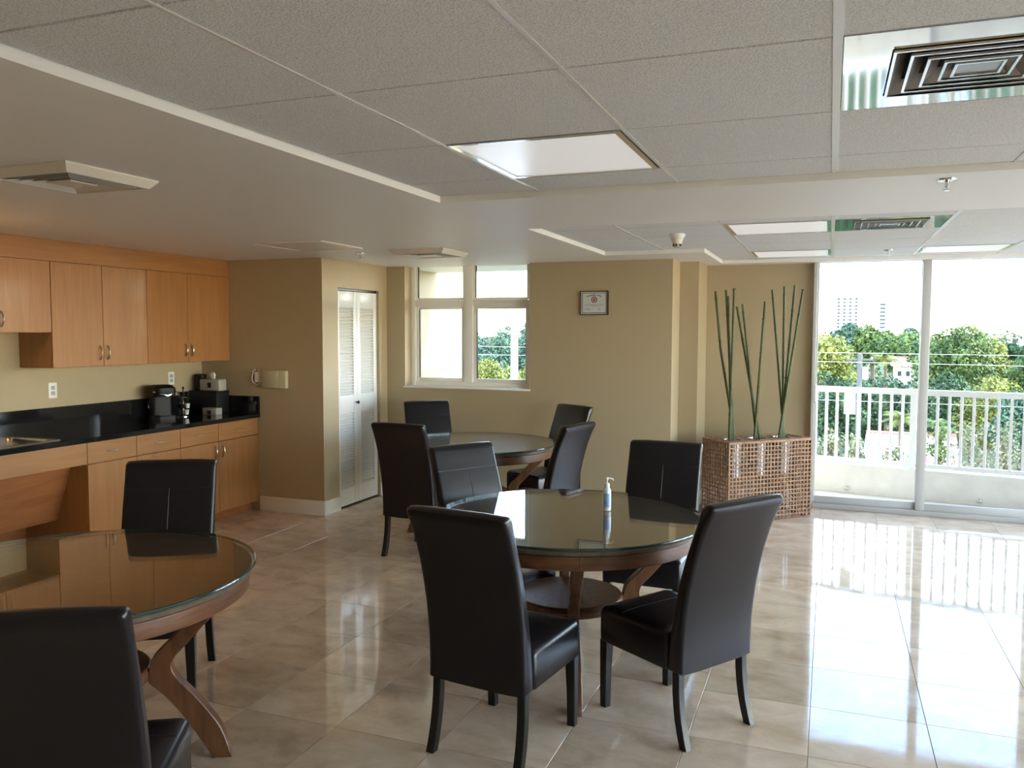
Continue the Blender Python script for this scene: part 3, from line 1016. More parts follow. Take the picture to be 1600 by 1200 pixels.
def make_chair():
    c = empty('dining_chair', (0, 0, 0))
    back = [(-0.246, 0.291), (-0.247, 0.36), (-0.251, 0.45), (-0.259, 0.52), (-0.271, 0.60), (-0.289, 0.68), (-0.310, 0.76), (-0.334, 0.83), (-0.358, 0.89), (-0.381, 0.935), (-0.391, 0.955),
            (-0.391, 0.968), (-0.382, 0.977), (-0.366, 0.980), (-0.348, 0.977), (-0.334, 0.967), (-0.327, 0.950),
            (-0.312, 0.905), (-0.288, 0.840), (-0.258, 0.760), (-0.233, 0.680), (-0.213, 0.600), (-0.197, 0.52), (-0.185, 0.45), (-0.175, 0.36), (-0.174, 0.291)]
    bm = bmesh.new()
    prism(bm, back, -0.211, 0.211, 'x', [(0, 0.014), (0.003, 0.006), (0.009, 0.001), (0.02, -0.0005), (0.10, -0.004)])
    bk = link('backrest', bm, 'leather', c)
    # stitched seams on the front of the back
    bm = bmesh.new()
    tube(bm, [(-0.200, -0.2935, 0.852), (-0.1, -0.2905, 0.852), (0.1, -0.2905, 0.852), (0.200, -0.2935, 0.852)], 0.0028, 6)
    link('seam', bm, 'seam', bk)
    bm = bmesh.new()
    tube(bm, [(0, -0.2895, 0.852), (0, -0.2545, 0.760), (0, -0.2295, 0.680), (0, -0.2095, 0.600), (0, -0.1935, 0.52), (0, -0.1815, 0.45)], 0.0028, 6)
    link('seam', bm, 'seam', bk)
    # seat
    y0, y1 = -0.172, 0.231
    yc, hd_ = (y0 + y1) / 2, (y1 - y0) / 2
    bm = bmesh.new()
    loft(bm, [rrect(0.208, hd_ - 0.003, 0.02, 0.291, 0, yc), rrect(0.211, hd_, 0.022, 0.296, 0, yc), rrect(0.212, hd_, 0.022, 0.35, 0, yc), rrect(0.211, hd_, 0.022, 0.415, 0, yc),
              rrect(0.207, hd_ - 0.004, 0.022, 0.430, 0, yc), rrect(0.196, hd_ - 0.014, 0.02, 0.441, 0, yc), rrect(0.15, hd_ - 0.05, 0.02, 0.447, 0, yc), rrect(0.08, hd_ - 0.11, 0.02, 0.450, 0, yc)])
    st = link('seat', bm, 'leather', c)
    bm = bmesh.new()
    tube(bm, [(-0.196, 0.10, 0.4415), (-0.15, 0.10, 0.447), (-0.08, 0.10, 0.4485), (0.08, 0.10, 0.4485), (0.15, 0.10, 0.447), (0.196, 0.10, 0.4415)], 0.0022, 6)
    link('seam', bm, 'seam', st)
    for s in (-1, 1):
        bm = bmesh.new()
        loft(bm, [rrect(0.017, 0.017, 0.003, 0.0, s * 0.190, 0.207, 1), rrect(0.0185, 0.0185, 0.003, 0.15, s * 0.189, 0.207, 1), rrect(0.022, 0.022, 0.003, 0.293, s * 0.186, 0.205, 1)])
        link('leg', bm, 'blackwood', c)
        bm = bmesh.new()
        loft(bm, [rrect(0.017, 0.018, 0.003, z, s * (0.190 - 0.004 * z / 0.3), y, 1) for z, y in ((0.0, -0.258), (0.05, -0.242), (0.10, -0.229), (0.16, -0.219), (0.22, -0.213), (0.293, -0.211))])
        link('leg', bm, 'blackwood', c)
    return c

chair = make_chair()
CH = [(-1.173, 3.026, -0.147, ''),
      (-0.594, 3.466, 0.982, ''), (-0.889, 4.462, 3.115, ''), (-1.627, 4.076, -2.107, ''),
      (-2.761, 5.427, -0.057, ''), (-3.214, 6.541, 3.849, ''), (-2.244, 6.599, 2.599, ''), (-1.972, 5.608, 1.345, ''),
      (-2.836, 2.888, -2.606, ''), (-1.870, 1.660, 0.52, '')]
CL = ['dark leather dining chair at the pump bottle table, the one nearest the sink table',
      'dark leather dining chair at the pump bottle table, backed onto the open floor',
      'dark leather dining chair at the pump bottle table, between that table and the rattan planter',
      'dark leather dining chair at the pump bottle table, on its side toward the window table',
      'dark leather dining chair at the window table, facing the window from the kitchen side',
      'dark leather dining chair at the window table, under the window by the closet wall',
      'dark leather dining chair at the window table, against the wall below the certificate',
      'dark leather dining chair at the window table, its back catching grey daylight from the balcony',
      'dark leather dining chair between the sink table and the maple base cabinets',
      'dark leather dining chair at the sink table, on the side away from the kitchen cabinets']
for i, (x, y, th, _) in enumerate(CH):
    o = chair if i == 0 else copy_tree(chair)
    o.location = (x, y, 0)
    o.rotation_euler = (0, 0, th)
    tag(o, CL[i], 'chair', 'dark leather dining chairs around the round tables')

# pump bottle
pb = empty('pump_bottle', (-1.003, 3.929, 0.742))
tag(pb, 'clear hand sanitizer pump bottle with blue label on the round table', 'bottle')
bm = bmesh.new()
lathe(bm, [(0.016, 0), (0.020, 0.003), (0.0205, 0.01), (0.0205, 0.095), (0.018, 0.108), (0.012, 0.116), (0.011, 0.120)], 24)
link('body', bm, 'bottle', pb)
bm = bmesh.new()
rings = []
for i in range(9):
    a = R(-110 + 10 * i)
    rings.append([(r * math.cos(a), r * math.sin(a), z) for r, z in ((0.0208, 0.02), (0.0212, 0.02), (0.0212, 0.088), (0.0208, 0.088))])
link('label', loft(bm, rings), 'bluelabel', pb)
bm = bmesh.new()
lathe(bm, [(0.013, 0.117), (0.0135, 0.119), (0.0135, 0.135), (0.006, 0.139), (0.004, 0.140), (0.004, 0.155), (0.009, 0.156), (0.009, 0.162), (0.006, 0.165)], 16)
pm = link('pump', bm, 'whiteplastic', pb)
bm = bmesh.new()
tube(bm, [(0, 0, 0.160), (0.014, 0.004, 0.161), (0.026, 0.008, 0.157), (0.030, 0.009, 0.150)], [0.005, 0.0045, 0.004, 0.003], 8)
link('nozzle', bm, 'whiteplastic', pm)

# certificate
ce = empty('framed_certificate', (-1.983, 7.25, 1.875))
tag(ce, 'small framed certificate with a round dark red seal', 'certificate')
link('frame', boxes([(-0.131, 0.131, -0.018, 0, 0.099, 0.107), (-0.131, 0.131, -0.018, 0, -0.107, -0.099), (-0.131, -0.123, -0.018, 0, -0.099, 0.099), (0.123, 0.131, -0.018, 0, -0.099, 0.099)]), 'darkframe', ce)
pp = link('paper', B(-0.123, 0.123, -0.009, -0.001, -0.099, 0.099), 'paper', ce)
link('border', boxes([(-0.113, 0.113, -0.0098, -0.009, 0.086, 0.090), (-0.113, 0.113, -0.0098, -0.009, -0.090, -0.085), (-0.113, -0.107, -0.0098, -0.009, -0.085, 0.086), (0.107, 0.113, -0.0098, -0.009, -0.085, 0.086)]), 'maroon', pp)
bm = bmesh.new()
for k in range(17):
    if k == 11:
        continue
    x = -0.068 + k * 0.0082
    z = 0.070 - (x / 0.068) ** 2 * 0.013 + rnd.uniform(-.0005, .0005)
    box(bm, x - 0.0032, x + 0.0026, -0.0098, -0.009, z - 0.005, z + 0.005)
link('arched_title', bm, 'ink', pp)
bm = bmesh.new()
lathe(bm, [(0.020, 0.0), (0.020, 0.0008), (0.028, 0.0008), (0.028, 0.0)], 32, cap=False)
bm.transform(Matrix.Rotation(PI / 2, 4, 'X'))
link('seal_ring', bm, 'red_ink', pp, loc=(0, -0.009, 0.030))
bm = bmesh.new()
for a in range(0, 360, 45):
    v = Vector((math.cos(R(a)), 0, math.sin(R(a)))) * 0.011
    box(bm, v.x - 0.003, v.x + 0.003, -0.0008, 0, v.z - 0.004, v.z + 0.004)
box(bm, -0.004, 0.004, -0.0008, 0, -0.008, 0.008)
link('seal_emblem', bm, 'red_ink', pp, loc=(0, -0.009, 0.030))
bm = bmesh.new()
for z, x0, x1 in ((-0.014, -0.09, 0.088), (-0.026, -0.085, 0.075), (-0.052, -0.092, -0.03), (-0.058, -0.075, -0.04), (-0.052, 0.03, 0.055), (-0.060, 0.04, 0.06), (-0.038, -0.012, -0.002)):
    x = x0
    while x < x1:
        w = rnd.uniform(0.006, 0.014)
        box(bm, x, min(x + w, x1), -0.0096, -0.009, z - 0.0022, z + 0.0022)
        x += w + 0.003
link('small_print', bm, 'greyink', pp)
gb = bmesh.new()
gb.faces.new([gb.verts.new(p) for p in ((-0.123, -0.0125, -0.099), (0.123, -0.0125, -0.099), (0.123, -0.0125, 0.099), (-0.123, -0.0125, 0.099))])
link('glazing', gb, 'pane', ce)

# ================================================================== CEILING FIXTURES
def light_panel(s, label):
    x0, x1, y0, y1 = s
    cx, cy_ = (x0 + x1) / 2, (y0 + y1) / 2
    o = empty('ceiling_light', (cx, cy_, TZ))
    tag(o, label, 'ceiling light', 'square ceiling light panels')
    hx_, hy_ = (x1 - x0) / 2 - 0.012, (y1 - y0) / 2 - 0.006
    link('frame', boxes([(-hx_, -hx_ + 0.022, -hy_, hy_, -0.004, 0.014), (hx_ - 0.022, hx_, -hy_, hy_, -0.004, 0.014), (-hx_ + 0.022, hx_ - 0.022, -hy_, -hy_ + 0.02, -0.004, 0.014), (-hx_ + 0.022, hx_ - 0.022, hy_ - 0.02, hy_, -0.004, 0.014)]), 'chrome', o)
    link('diffuser', B(-hx_ + 0.022, hx_ - 0.022, -hy_ + 0.02, hy_ - 0.02, 0.0, 0.01), 'acrylic', o)
light_panel(panels1[0], 'square ceiling light panel over the pump bottle table')
light_panel(panels2[0], 'square ceiling light panel beside the mirrored air vent, past the ceiling beam')
light_panel(panels2[1], 'square ceiling light panel close to the sliding door, in line with the planter')
light_panel(panels2[2], 'square ceiling light panel close to the sliding door, past the door mullion')

def ring_frustum(bm, r0, z0, r1, z1, t=0.003):
    sq = lambda r, z: [(r, r, z), (-r, r, z), (-r, -r, z), (r, -r, z)]
    loft(bm, [sq(r0, z0), sq(r1, z1), sq(r1 - t, z1), sq(r0 - t, z0)], closed=True)

def duct(s, label):
    x0, x1, y0, y1 = s
    hx_, hy_ = (x1 - x0) / 2 - 0.013, (y1 - y0) / 2 - 0.006
    o = empty('air_vent', ((x0 + x1) / 2, (y0 + y1) / 2, TZ))
    tag(o, label, 'air vent', 'mirrored ceiling air vents')
    h = 0.205
    link('mirror_plate', boxes([(-hx_, -h, -hy_, hy_, -0.001, 0.006), (h, hx_, -hy_, hy_, -0.001, 0.006), (-h, h, -hy_, -h, -0.001, 0.006), (-h, h, h, hy_, -0.001, 0.006)]), 'mirror', o)
    link('duct_back', B(-h, h, -h, h, 0.038, 0.044), 'ventdark', o)
    for r in (0.200, 0.160, 0.120, 0.080):
        bm = bmesh.new()
        ring_frustum(bm, r, -0.004, r - 0.034, 0.030)
        lr = link('louver_ring', bm, 'ventmetal', o)
        bm = bmesh.new()
        ring_frustum(bm, r + 0.002, -0.008, r + 0.002, -0.003, 0.007)
        link('bright_lip', bm, 'chrome', lr)
    link('centre_plate', B(-0.052, 0.052, -0.052, 0.052, -0.004, 0.004), 'ventmetal', o)
    bm = bmesh.new()
    ring_frustum(bm, 0.056, -0.008, 0.056, -0.003, 0.007)
    link('bright_lip', bm, 'chrome', o)
duct(duct1, 'mirrored square ceiling air vent among the tiles before the beam')
duct(duct2, 'mirrored square ceiling air vent past the beam near the sliding door')

def diffuser(cx, cy_, h, label):
    o = empty('ceiling_diffuser', (cx, cy_, CZ))
    tag(o, label, 'air vent', 'white ceiling diffusers')
    sq = lambda r, z: [(r, r, z), (-r, r, z), (-r, -r, z), (r, -r, z)]
    bm = bmesh.new()
    loft(bm, [sq(h, 0), sq(h, -0.006), sq(h - 0.026, -0.036), sq(h - 0.040, -0.036), sq(h - 0.046, -0.002)], cap0=False, cap1=False)
    link('frame', bm, 'ventwhite', o)
    link('duct_back', B(-h + 0.045, h - 0.045, -h + 0.045, h - 0.045, -0.004, -0.001), 'ventdark', o)
    for k in range(3):
        r = h - 0.062 - 0.034 * k
        bm = bmesh.new()
        ring_frustum(bm, r, -0.036, r - 0.010, -0.024)
        link('louver_ring', bm, 'ventwhite', o)
    c = h - 0.062 - 0.034 * 3
    link('centre_plate', B(-c, c, -c, c, -0.038, -0.032), 'ventwhite', o)
diffuser(-2.90, 2.56, 0.23, 'white stepped ceiling diffuser above the table in front of the sink')
diffuser(-2.98, 5.95, 0.235, 'white stepped ceiling diffuser in front of the window')

hp = empty('ceiling_hatch', (-3.62, 5.25, CZ))
tag(hp, 'flush white access hatch in the plaster ceiling', 'hatch')
link('frame', boxes([(-0.29, 0.29, -0.28, -0.255, -0.010, 0), (-0.29, 0.29, 0.255, 0.28, -0.010, 0), (-0.29, -0.265, -0.255, 0.255, -0.010, 0), (0.265, 0.29, -0.255, 0.255, -0.010, 0)], bev=0.002), 'ventwhite', hp)
link('door', B(-0.262, 0.262, -0.252, 0.252, -0.007, -0.001), 'ventwhite', hp)

def sprinkler(loc, label):
    o = empty('sprinkler_head', loc)
    tag(o, label, 'sprinkler', 'ceiling sprinkler heads')
    bm = bmesh.new()
    lathe(bm, [(0.038, 0), (0.036, -0.006), (0.020, -0.010), (0.012, -0.010)], 20)
    link('escutcheon', bm, 'chrome', o)
    bm = bmesh.new()
    lathe(bm, [(0.008, -0.010), (0.008, -0.030), (0.004, -0.034), (0.004, -0.042), (0.016, -0.043), (0.016, -0.046), (0.003, -0.047)], 12)
    link('deflector', bm, 'chrome', o)
sprinkler((-3.566, 5.881, CZ), 'small chrome sprinkler head in front of the closet')
sprinkler((0.434, 3.877, CZ), 'chrome sprinkler head under the ceiling beam')
sprinkler((0.42, 7.35, TZ), 'small chrome sprinkler head in the tiles near the sliding door')

sm = empty('smoke_detector', (-0.985, 5.70, TZ))
tag(sm, 'white cone shaped smoke detector on the ceiling tile', 'smoke detector')
bm = bmesh.new()
lathe(bm, [(0.055, 0), (0.055, -0.012), (0.046, -0.024)], 24)
link('base', bm, 'whiteplastic', sm)
bm = bmesh.new()
lathe(bm, [(0.046, -0.024), (0.030, -0.066), (0.026, -0.068)], 24)
link('cone', bm, 'ventwhite', sm)
for k in range(6):
    link('vent_slot', B(-0.004, 0.004, 0.020, 0.029, -0.083, -0.067), 'blackplastic', sm, rz=R(60 * k))
bm = bmesh.new()
lathe(bm, [(0.024, -0.068), (0.024, -0.086), (0.018, -0.090)], 20)
link('sensor', bm, 'greyplastic', sm)

# ================================================================== PLANTER AND BAMBOO
PA = R(43.4)
pl = empty('rattan_planter', (-0.572, 7.518, 0), PA)
tag(pl, 'tall open weave brown rattan planter by the sliding door', 'planter')
LX, LY, LH = 0.435, 0.18, 0.69
def lattice(name, L, Hh, place):
    bm = bmesh.new()
    nx, nz = max(2, round(2 * L / 0.036)), round(Hh / 0.0363)
    for i in range(nx + 1):
        u = -L + 2 * L * i / nx
        j = rnd.uniform(-.002, .002)
        box(bm, u - 0.005 + j, u + 0.005 + j, -0.004, 0.004, 0.004, Hh)
    for i in range(nz + 1):
        z = 0.008 + (Hh - 0.016) * i / nz
        j = rnd.uniform(-.002, .002)
        box(bm, -L, L, -0.010, -0.003, z - 0.0048 + j, z + 0.0048 + j)
    bm.transform(place)
    o = link(name, bm, 'rattan', pl)
    o['kind'] = 'stuff'
lattice('woven_side', LX, LH, Matrix.Translation((0, -LY, 0)))
lattice('woven_side', LX, LH, Matrix.Translation((0, LY, 0)) @ Matrix.Rotation(PI, 4, 'Z'))
lattice('woven_side', LY, LH, Matrix.Translation((-LX, 0, 0)) @ Matrix.Rotation(-PI / 2, 4, 'Z'))
lattice('woven_side', LY, LH, Matrix.Translation((LX, 0, 0)) @ Matrix.Rotation(PI / 2, 4, 'Z'))
fr = [(-LX - .008, LX + .008, s * LY - 0.012, s * LY + 0.012, LH - 0.012, LH + 0.006) for s in (-1, 1)] + [(s * LX - 0.012, s * LX + 0.012, -LY, LY, LH - 0.012, LH + 0.006) for s in (-1, 1)]
fr += [(-LX - .008, LX + .008, s * LY - 0.010, s * LY + 0.010, 0, 0.014) for s in (-1, 1)] + [(s * LX - 0.010, s * LX + 0.010, -LY, LY, 0, 0.014) for s in (-1, 1)]
fr += [(a * LX - .008, a * LX + .008, b * LY - .008, b * LY + .008, 0.01, LH) for a in (-1, 1) for b in (-1, 1)]
link('frame', boxes(fr, bev=0.003), 'rattan', pl)
# woven top with three round openings
bm = bmesh.new()
tubes_x = (-0.262, 0.0, 0.262)
n = round(2 * LX / 0.03)
for i in range(n):
    u = -LX + 2 * LX * (i + 0.5) / n
    segs = [(-LY, LY)]
    for tx in tubes_x:
        e_ = max(0.0, abs(u - tx) - 0.012)          # opening just wider than the pot wall, so the rim rests on the weave
        if e_ < 0.080:
            q = math.sqrt(0.080 ** 2 - e_ ** 2)
            segs = [(-LY, -q), (q, LY)]
    for a, b in segs:
        if b - a > 0.01:
            box(bm, u - 0.012, u + 0.012, a, b, LH - 0.010, LH - 0.003)
for v in (-0.165, -0.135, -0.105, 0.105, 0.135, 0.165):
    box(bm, -LX, LX, v - 0.010, v + 0.010, LH - 0.004, LH + 0.003)
o = link('woven_top', bm, 'rattan', pl)
o['kind'] = 'stuff'
tube_pos = []
for i, tx in enumerate(tubes_x):
    bm = bmesh.new()
    lathe(bm, [(0.070, 0.0), (0.074, 0.002), (0.078, 0.31), (0.092, 0.312), (0.092, 0.317), (0.074, 0.317), (0.070, 0.28), (0.066, 0.26)], 28)
    w = Matrix.Rotation(PA, 4, 'Z') @ Vector((tx, 0, 0)) + Vector((-0.572, 7.518, 0))
    o = link('metal_liner', bm, 'zinc', loc=(w.x, w.y, LH - 0.003 - 0.312))
    tag(o, ['round metal liner pot at the planter end beside the stepped wall corner', 'round metal liner pot in the middle of the rattan planter', 'round metal liner pot at the planter end beside the sliding door'][i], 'pot', 'metal liner pots in the rattan planter')
    tube_pos.append(w)

def stalk(base, tip, label, bend=None, r=0.0115):
    """base, tip in world; pale ring at each node"""
    b, t = Vector(base), Vector(tip)
    o = empty('bamboo_stalk', b)
    tag(o, label, 'bamboo', 'green bamboo stalks in the rattan planter')
    pts = [b, t] if bend is None else [b, Vector(bend), t]
    path = []
    for p, q in zip(pts[:-1], pts[1:]):
        m = max(4, int((q - p).length / 0.07))
        path += [p.lerp(q, k / m) for k in range(m)]
    path.append(pts[-1])
    bm = bmesh.new()
    tube(bm, [p - b for p in path], [r * (1.05 - 0.2 * k / len(path)) for k in range(len(path))], 8)
    link('cane', bm, 'bamboo', o)
    L = 0.0
    nxt = 0.22 + rnd.uniform(0, .1)
    for p, q in zip(path[:-1], path[1:]):
        L += (q - p).length
        if L > nxt:
            d = (q - p).normalized()
            bm = bmesh.new()
            tube(bm, [q - b - d * 0.005, q - b - d * 0.002, q - b + d * 0.002, q - b + d * 0.005], [r * 0.95, r * 1.3, r * 1.3, r * 0.95], 8)
            link('node', bm, 'bamboo', o)
            nxt = L + 0.20 + rnd.uniform(0, .1)
Zb = LH - 0.003 - 0.312 + 0.26
groups = [
    (0, [(-0.937, 7.375, 1.972, (-0.884, 7.37, 1.473)), (-0.850, 7.40, 1.982, None), (-0.826, 7.36, 1.926, None), (-0.776, 7.35, 1.986, None)]),
    (1, [(-0.768, 7.52, 1.837, None), (-0.724, 7.55, 1.864, None), (-0.532, 7.50, 1.882, None)]),
    (2, [(-0.484, 7.66, 1.99, None), (-0.386, 7.70, 2.022, None), (-0.297, 7.66, 2.026, None), (-0.231, 7.69, 1.988, None)])]
where = ['end beside the stepped wall corner', 'middle', 'end beside the sliding door']
desc = {0: ['kinked green bamboo stalk leaning farthest out toward the stepped wall', 'upright green bamboo stalk, tall, in the pot by the stepped wall', 'shorter green bamboo stalk in the pot by the stepped wall', 'green bamboo stalk leaning toward the middle pot, in the pot by the stepped wall'],
        1: ['green bamboo stalk in the middle pot leaning most toward the stepped wall', 'second green bamboo stalk in the middle pot leaning toward the stepped wall', 'single green bamboo stalk in the middle pot leaning toward the sliding door'],
        2: ['green bamboo stalk in the pot by the sliding door leaning toward the middle pot', 'upright green bamboo stalk in the pot by the sliding door', 'green bamboo stalk leaning slightly to the door, in the pot by the sliding door', 'green bamboo stalk leaning farthest toward the sliding door']}
for gi, lst in groups:
    c = tube_pos[gi]
    for k, (tx, ty, tz, bend) in enumerate(lst):
        n_ = len(lst)
        off = -0.026 + 0.052 * (1 - k / (n_ - 1))
        lay = ((n_ - 1) / 2 - k) * 0.028            # each stalk keeps to its own depth, so crossing canes touch but do not merge
        b = (c.x + off, c.y + lay, Zb - 0.004)
        yy = c.y + lay * 1.15
        at_ = lambda X, Y, Z: (X * yy / Y, yy, 1.62 + (Z - 1.62) * yy / Y)
        bend_ = at_(*bend) if bend else None
        stalk(b, at_(tx, ty, tz), desc[gi][k], bend_)

# ================================================================== BALCONY RAILING
rl = empty('balcony_railing', (0, 9.16, 0.275), BA)
tag(rl, 'white metal balcony railing with upright balusters', 'railing')
z0 = 0.275
link('top_rail', B(-1.8, 6.0, -0.03, 0.03, 1.005 - z0, 1.062 - z0, bev=0.006), 'white_ext', rl)
link('bottom_rail', B(-1.8, 6.0, -0.018, 0.018, 0.295 - z0, 0.335 - z0, bev=0.004), 'white_ext', rl)
bal = None
k = 0
s = -1.66
while s < 5.95:
    X = s / 1.0198
    near_post = min(abs(s - (0.80 + 1.55 * q)) for q in range(-2, 4))
    if near_post > 0.045:
        if bal is None:
            bal = link('baluster', B(-0.0125, 0.0125, -0.0125, 0.0125, 0.335 - z0, 1.005 - z0), 'white_ext', rl)
            bal.location = (s, 0, 0)
        else:
            share('baluster', bal.data, rl, (s, 0, 0))
    s += 0.1027
for q in range(-1, 4):
    link('post', B(-0.028, 0.028, -0.026, 0.026, 0.0, 1.005 - z0), 'white_ext', rl, loc=(0.80 + 1.55 * q, 0, 0))
sg = empty('railing_sign', (0.204, 9.095, 0.90), BA)
_d = Matrix.Rotation(-BA, 3, 'Z') @ Vector((0.204, 9.095 - 9.16, 0))        # plate position along and across the railing
_s = -1.66 + 0.1027 * round((_d.x + 1.66) / 0.1027)
SGX, SGD = _s - _d.x, -_d.y - 0.0125 + 0.0005
tag(sg, 'blank white plate fixed to the balcony railing', 'plate')
link('plate', B(-0.056, 0.056, -0.006, 0, -0.115, 0.105, bev=0.002), 'white_ext', sg)
link('bracket', boxes([(SGX - 0.012, SGX + 0.012, 0, SGD, z_ - 0.01, z_ + 0.01) for z_ in (-0.06, 0.06)]), 'steel', sg)
for loc, lab in (((0.198, 9.058, 0.030), 'round steel drain cap low on the balcony curb, below the white plate'), ((1.355, 8.827, 0.030), 'round steel drain cap low on the balcony curb, away from the white plate')):
    bm = bmesh.new()
    lathe(bm, [(0.024, 0), (0.024, 0.004), (0.018, 0.014), (0.008, 0.019), (0.002, 0.020)], 16)
    bm.transform(Matrix.Rotation(PI / 2, 4, 'X'))
    o = link('drain_cap', bm, 'steel', loc=loc, rz=BA)
    tag(o, lab, 'drain cap')

# ================================================================== OUTSIDE
GZ = -9.5
gb = bmesh.new()
gb.faces.new([gb.verts.new(p) for p in ((-900, 8.3, GZ), (900, 8.3, GZ), (900, 1500, GZ), (-900, 1500, GZ))])
struct(link('ground', gb, 'grass'), 'grassy ground far below the balcony')
rng = np.random.default_rng(11)

def leaf_mesh(name, centres, radii, n, size, m, squash=1.0):
    """n small bent leaf clumps scattered on a set of spheres"""
    centres = np.asarray(centres, float)
    radii = np.asarray(radii, float)
    w = radii ** 2
    idx = rng.choice(len(radii), n, p=w / w.sum())
    d = rng.normal(size=(n, 3))
    d /= np.linalg.norm(d, axis=1)[:, None]
    rr = radii[idx] * rng.uniform(0.72, 1.04, n)
    p = centres[idx] + d * rr[:, None] * np.array([1, 1, squash])
    nrm = d + rng.normal(scale=0.75, size=(n, 3))
    nrm /= np.linalg.norm(nrm, axis=1)[:, None]
    t = np.cross(nrm, rng.normal(size=(n, 3)))
    t /= np.linalg.norm(t, axis=1)[:, None]
    b = np.cross(nrm, t)
    s = size * rng.uniform(0.6, 1.3, n)[:, None]
    v = np.stack([p - t * s * .5, p - b * s * .28 + nrm * s * .08, p + t * s * .5, p + b * s * .28 + nrm * s * .08], 1).reshape(-1, 3)
    me = bpy.data.meshes.new(name)
    me.vertices.add(4 * n)
    me.vertices.foreach_set('co', v.ravel())
    me.loops.add(4 * n)
    me.loops.foreach_set('vertex_index', np.arange(4 * n, dtype=np.int32))
    me.polygons.add(n)
    me.polygons.foreach_set('loop_start', np.arange(0, 4 * n, 4, dtype=np.int32))
    me.polygons.foreach_set('loop_total', np.full(n, 4, dtype=np.int32))
    me.update(calc_edges=True)
    me.validate()
    me.materials.append(MAT[m])
    return me

def tree(X, Y, zt, zb, hw, m, label, kind='tree', n=6500, grp='trees beyond the balcony'):
    if kind == 'tree':
        zb -= 1.0
        hw *= 1.3
    o = empty('leafy_' + kind, (X, Y, GZ))
    tag(o, label, kind, grp)
    h = zt - zb
    c = zt - h / 2
    cs, rs = [], []
    for k in range(26):
        u = rng.normal(size=3)
        u /= np.linalg.norm(u)
        q = rng.uniform(0.25, 0.78)
        cs.append((u[0] * hw * q, u[1] * hw * q, c - GZ + u[2] * h * 0.5 * q))
        rs.append(min(hw, h * .5) * rng.uniform(0.30, 0.5))
    me = leaf_mesh('foliage', cs, rs, n, 0.0043 * Y, m)
    f = share('foliage', me, o)
    f['kind'] = 'stuff'
    bm = bmesh.new()
    r0 = max(0.06, hw * 0.09)
    tube(bm, [(0, 0, 0), (0.05 * hw, 0, (zb - GZ) * 0.5), (-0.04 * hw, 0.03, c - GZ), (0, 0, c - GZ + h * 0.3)], [r0 * 1.3, r0, r0 * 0.7, r0 * 0.2], 8)
    tr = link('trunk', bm, 'bark', o)
    for k in range(5):
        e = Vector(cs[k])
        bm = bmesh.new()
        st = Vector((0, 0, max(0.5, (zb - GZ) + 0.1 * h)))
        tube(bm, [st, st.lerp(e, 0.5) + Vector((0, 0, 0.05 * h)), e], [r0 * 0.6, r0 * 0.4, r0 * 0.12], 6)
        link('branch', bm, 'bark', tr)

TREES = [
    (0.0, 60, 1.53, -1.24, 1.55, 'leaf_y', 'yellow green leafy tree beyond the plate on the railing'),
    (2.2, 120, 2.56, -1.89, 2.57, 'leaf_b', 'blue green tree under the pale tower block'),
    (4.9, 110, 2.25, -1.56, 2.64, 'leaf_g', 'olive green spreading tree under the slim far tower'),
    (7.5, 103, 1.85, -2.02, 2.15, 'leaf_g', 'olive tree rising behind the pale pink house'),
    (14.1, 170, 2.48, 0.35, 1.66, 'leaf_b', 'small hazy far treetop beside the door mullion'),
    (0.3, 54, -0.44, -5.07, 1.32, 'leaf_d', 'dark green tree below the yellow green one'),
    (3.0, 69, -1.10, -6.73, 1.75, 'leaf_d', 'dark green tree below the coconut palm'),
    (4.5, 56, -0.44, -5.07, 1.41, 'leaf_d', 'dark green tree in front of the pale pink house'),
    (9.9, 76, 2.27, -2.59, 2.71, 'leaf_g', 'big bright green tree with a rounded crown beyond the railing'),
    (8.9, 84, 1.99, -3.06, 1.97, 'leaf_g', 'bright green tree half hidden by the big rounded one'),
    (14.2, 89, 1.35, -4.43, 2.41, 'leaf_y', 'yellowish green tree beside the big rounded one'),
    (7.6, 65, -0.62, -5.98, 1.96, 'leaf_d', 'dark green tree at the foot of the big rounded one'),
    (9.1, 58, -0.69, -5.15, 1.58, 'leaf_y', 'low yellow green tree at the foot of the yellowish one'),
    (13.3, 70, 0.31, -3.98, 1.76, 'leaf_g', 'green tree in front of the yellowish one, past the big rounded one'),
    (20.1, 110, 0.72, -1.34, 2.21, 'leaf_d', 'dark far tree in front of the flat pale roof'),
    (10.0, 52, -0.83, -4.71, 1.40, 'leaf_b', 'low blue green tree in front of the yellow green ones'),
    (-30.1, 73, 1.95, -3.40, 2.06, 'leaf_b', 'blue green tree seen through the small window next to the mullion'),
    (-34.4, 90, 2.70, -4.50, 2.67, 'leaf_b', 'tallest blue green tree seen through the small window'),
    (-28.5, 80, 2.25, -3.77, 2.22, 'leaf_b', 'blue green tree seen through the small window past the white pole'),
    (-22.0, 54, 0.09, -2.50, 1.25, 'leaf_y', 'low yellow green tree in the small window beside the mullion'),
    (-18.3, 52, -0.17, -2.73, 1.10, 'leaf_y', 'low yellow green tree in the small window past the white pole'),
]
for a in TREES:
    tree(*a)
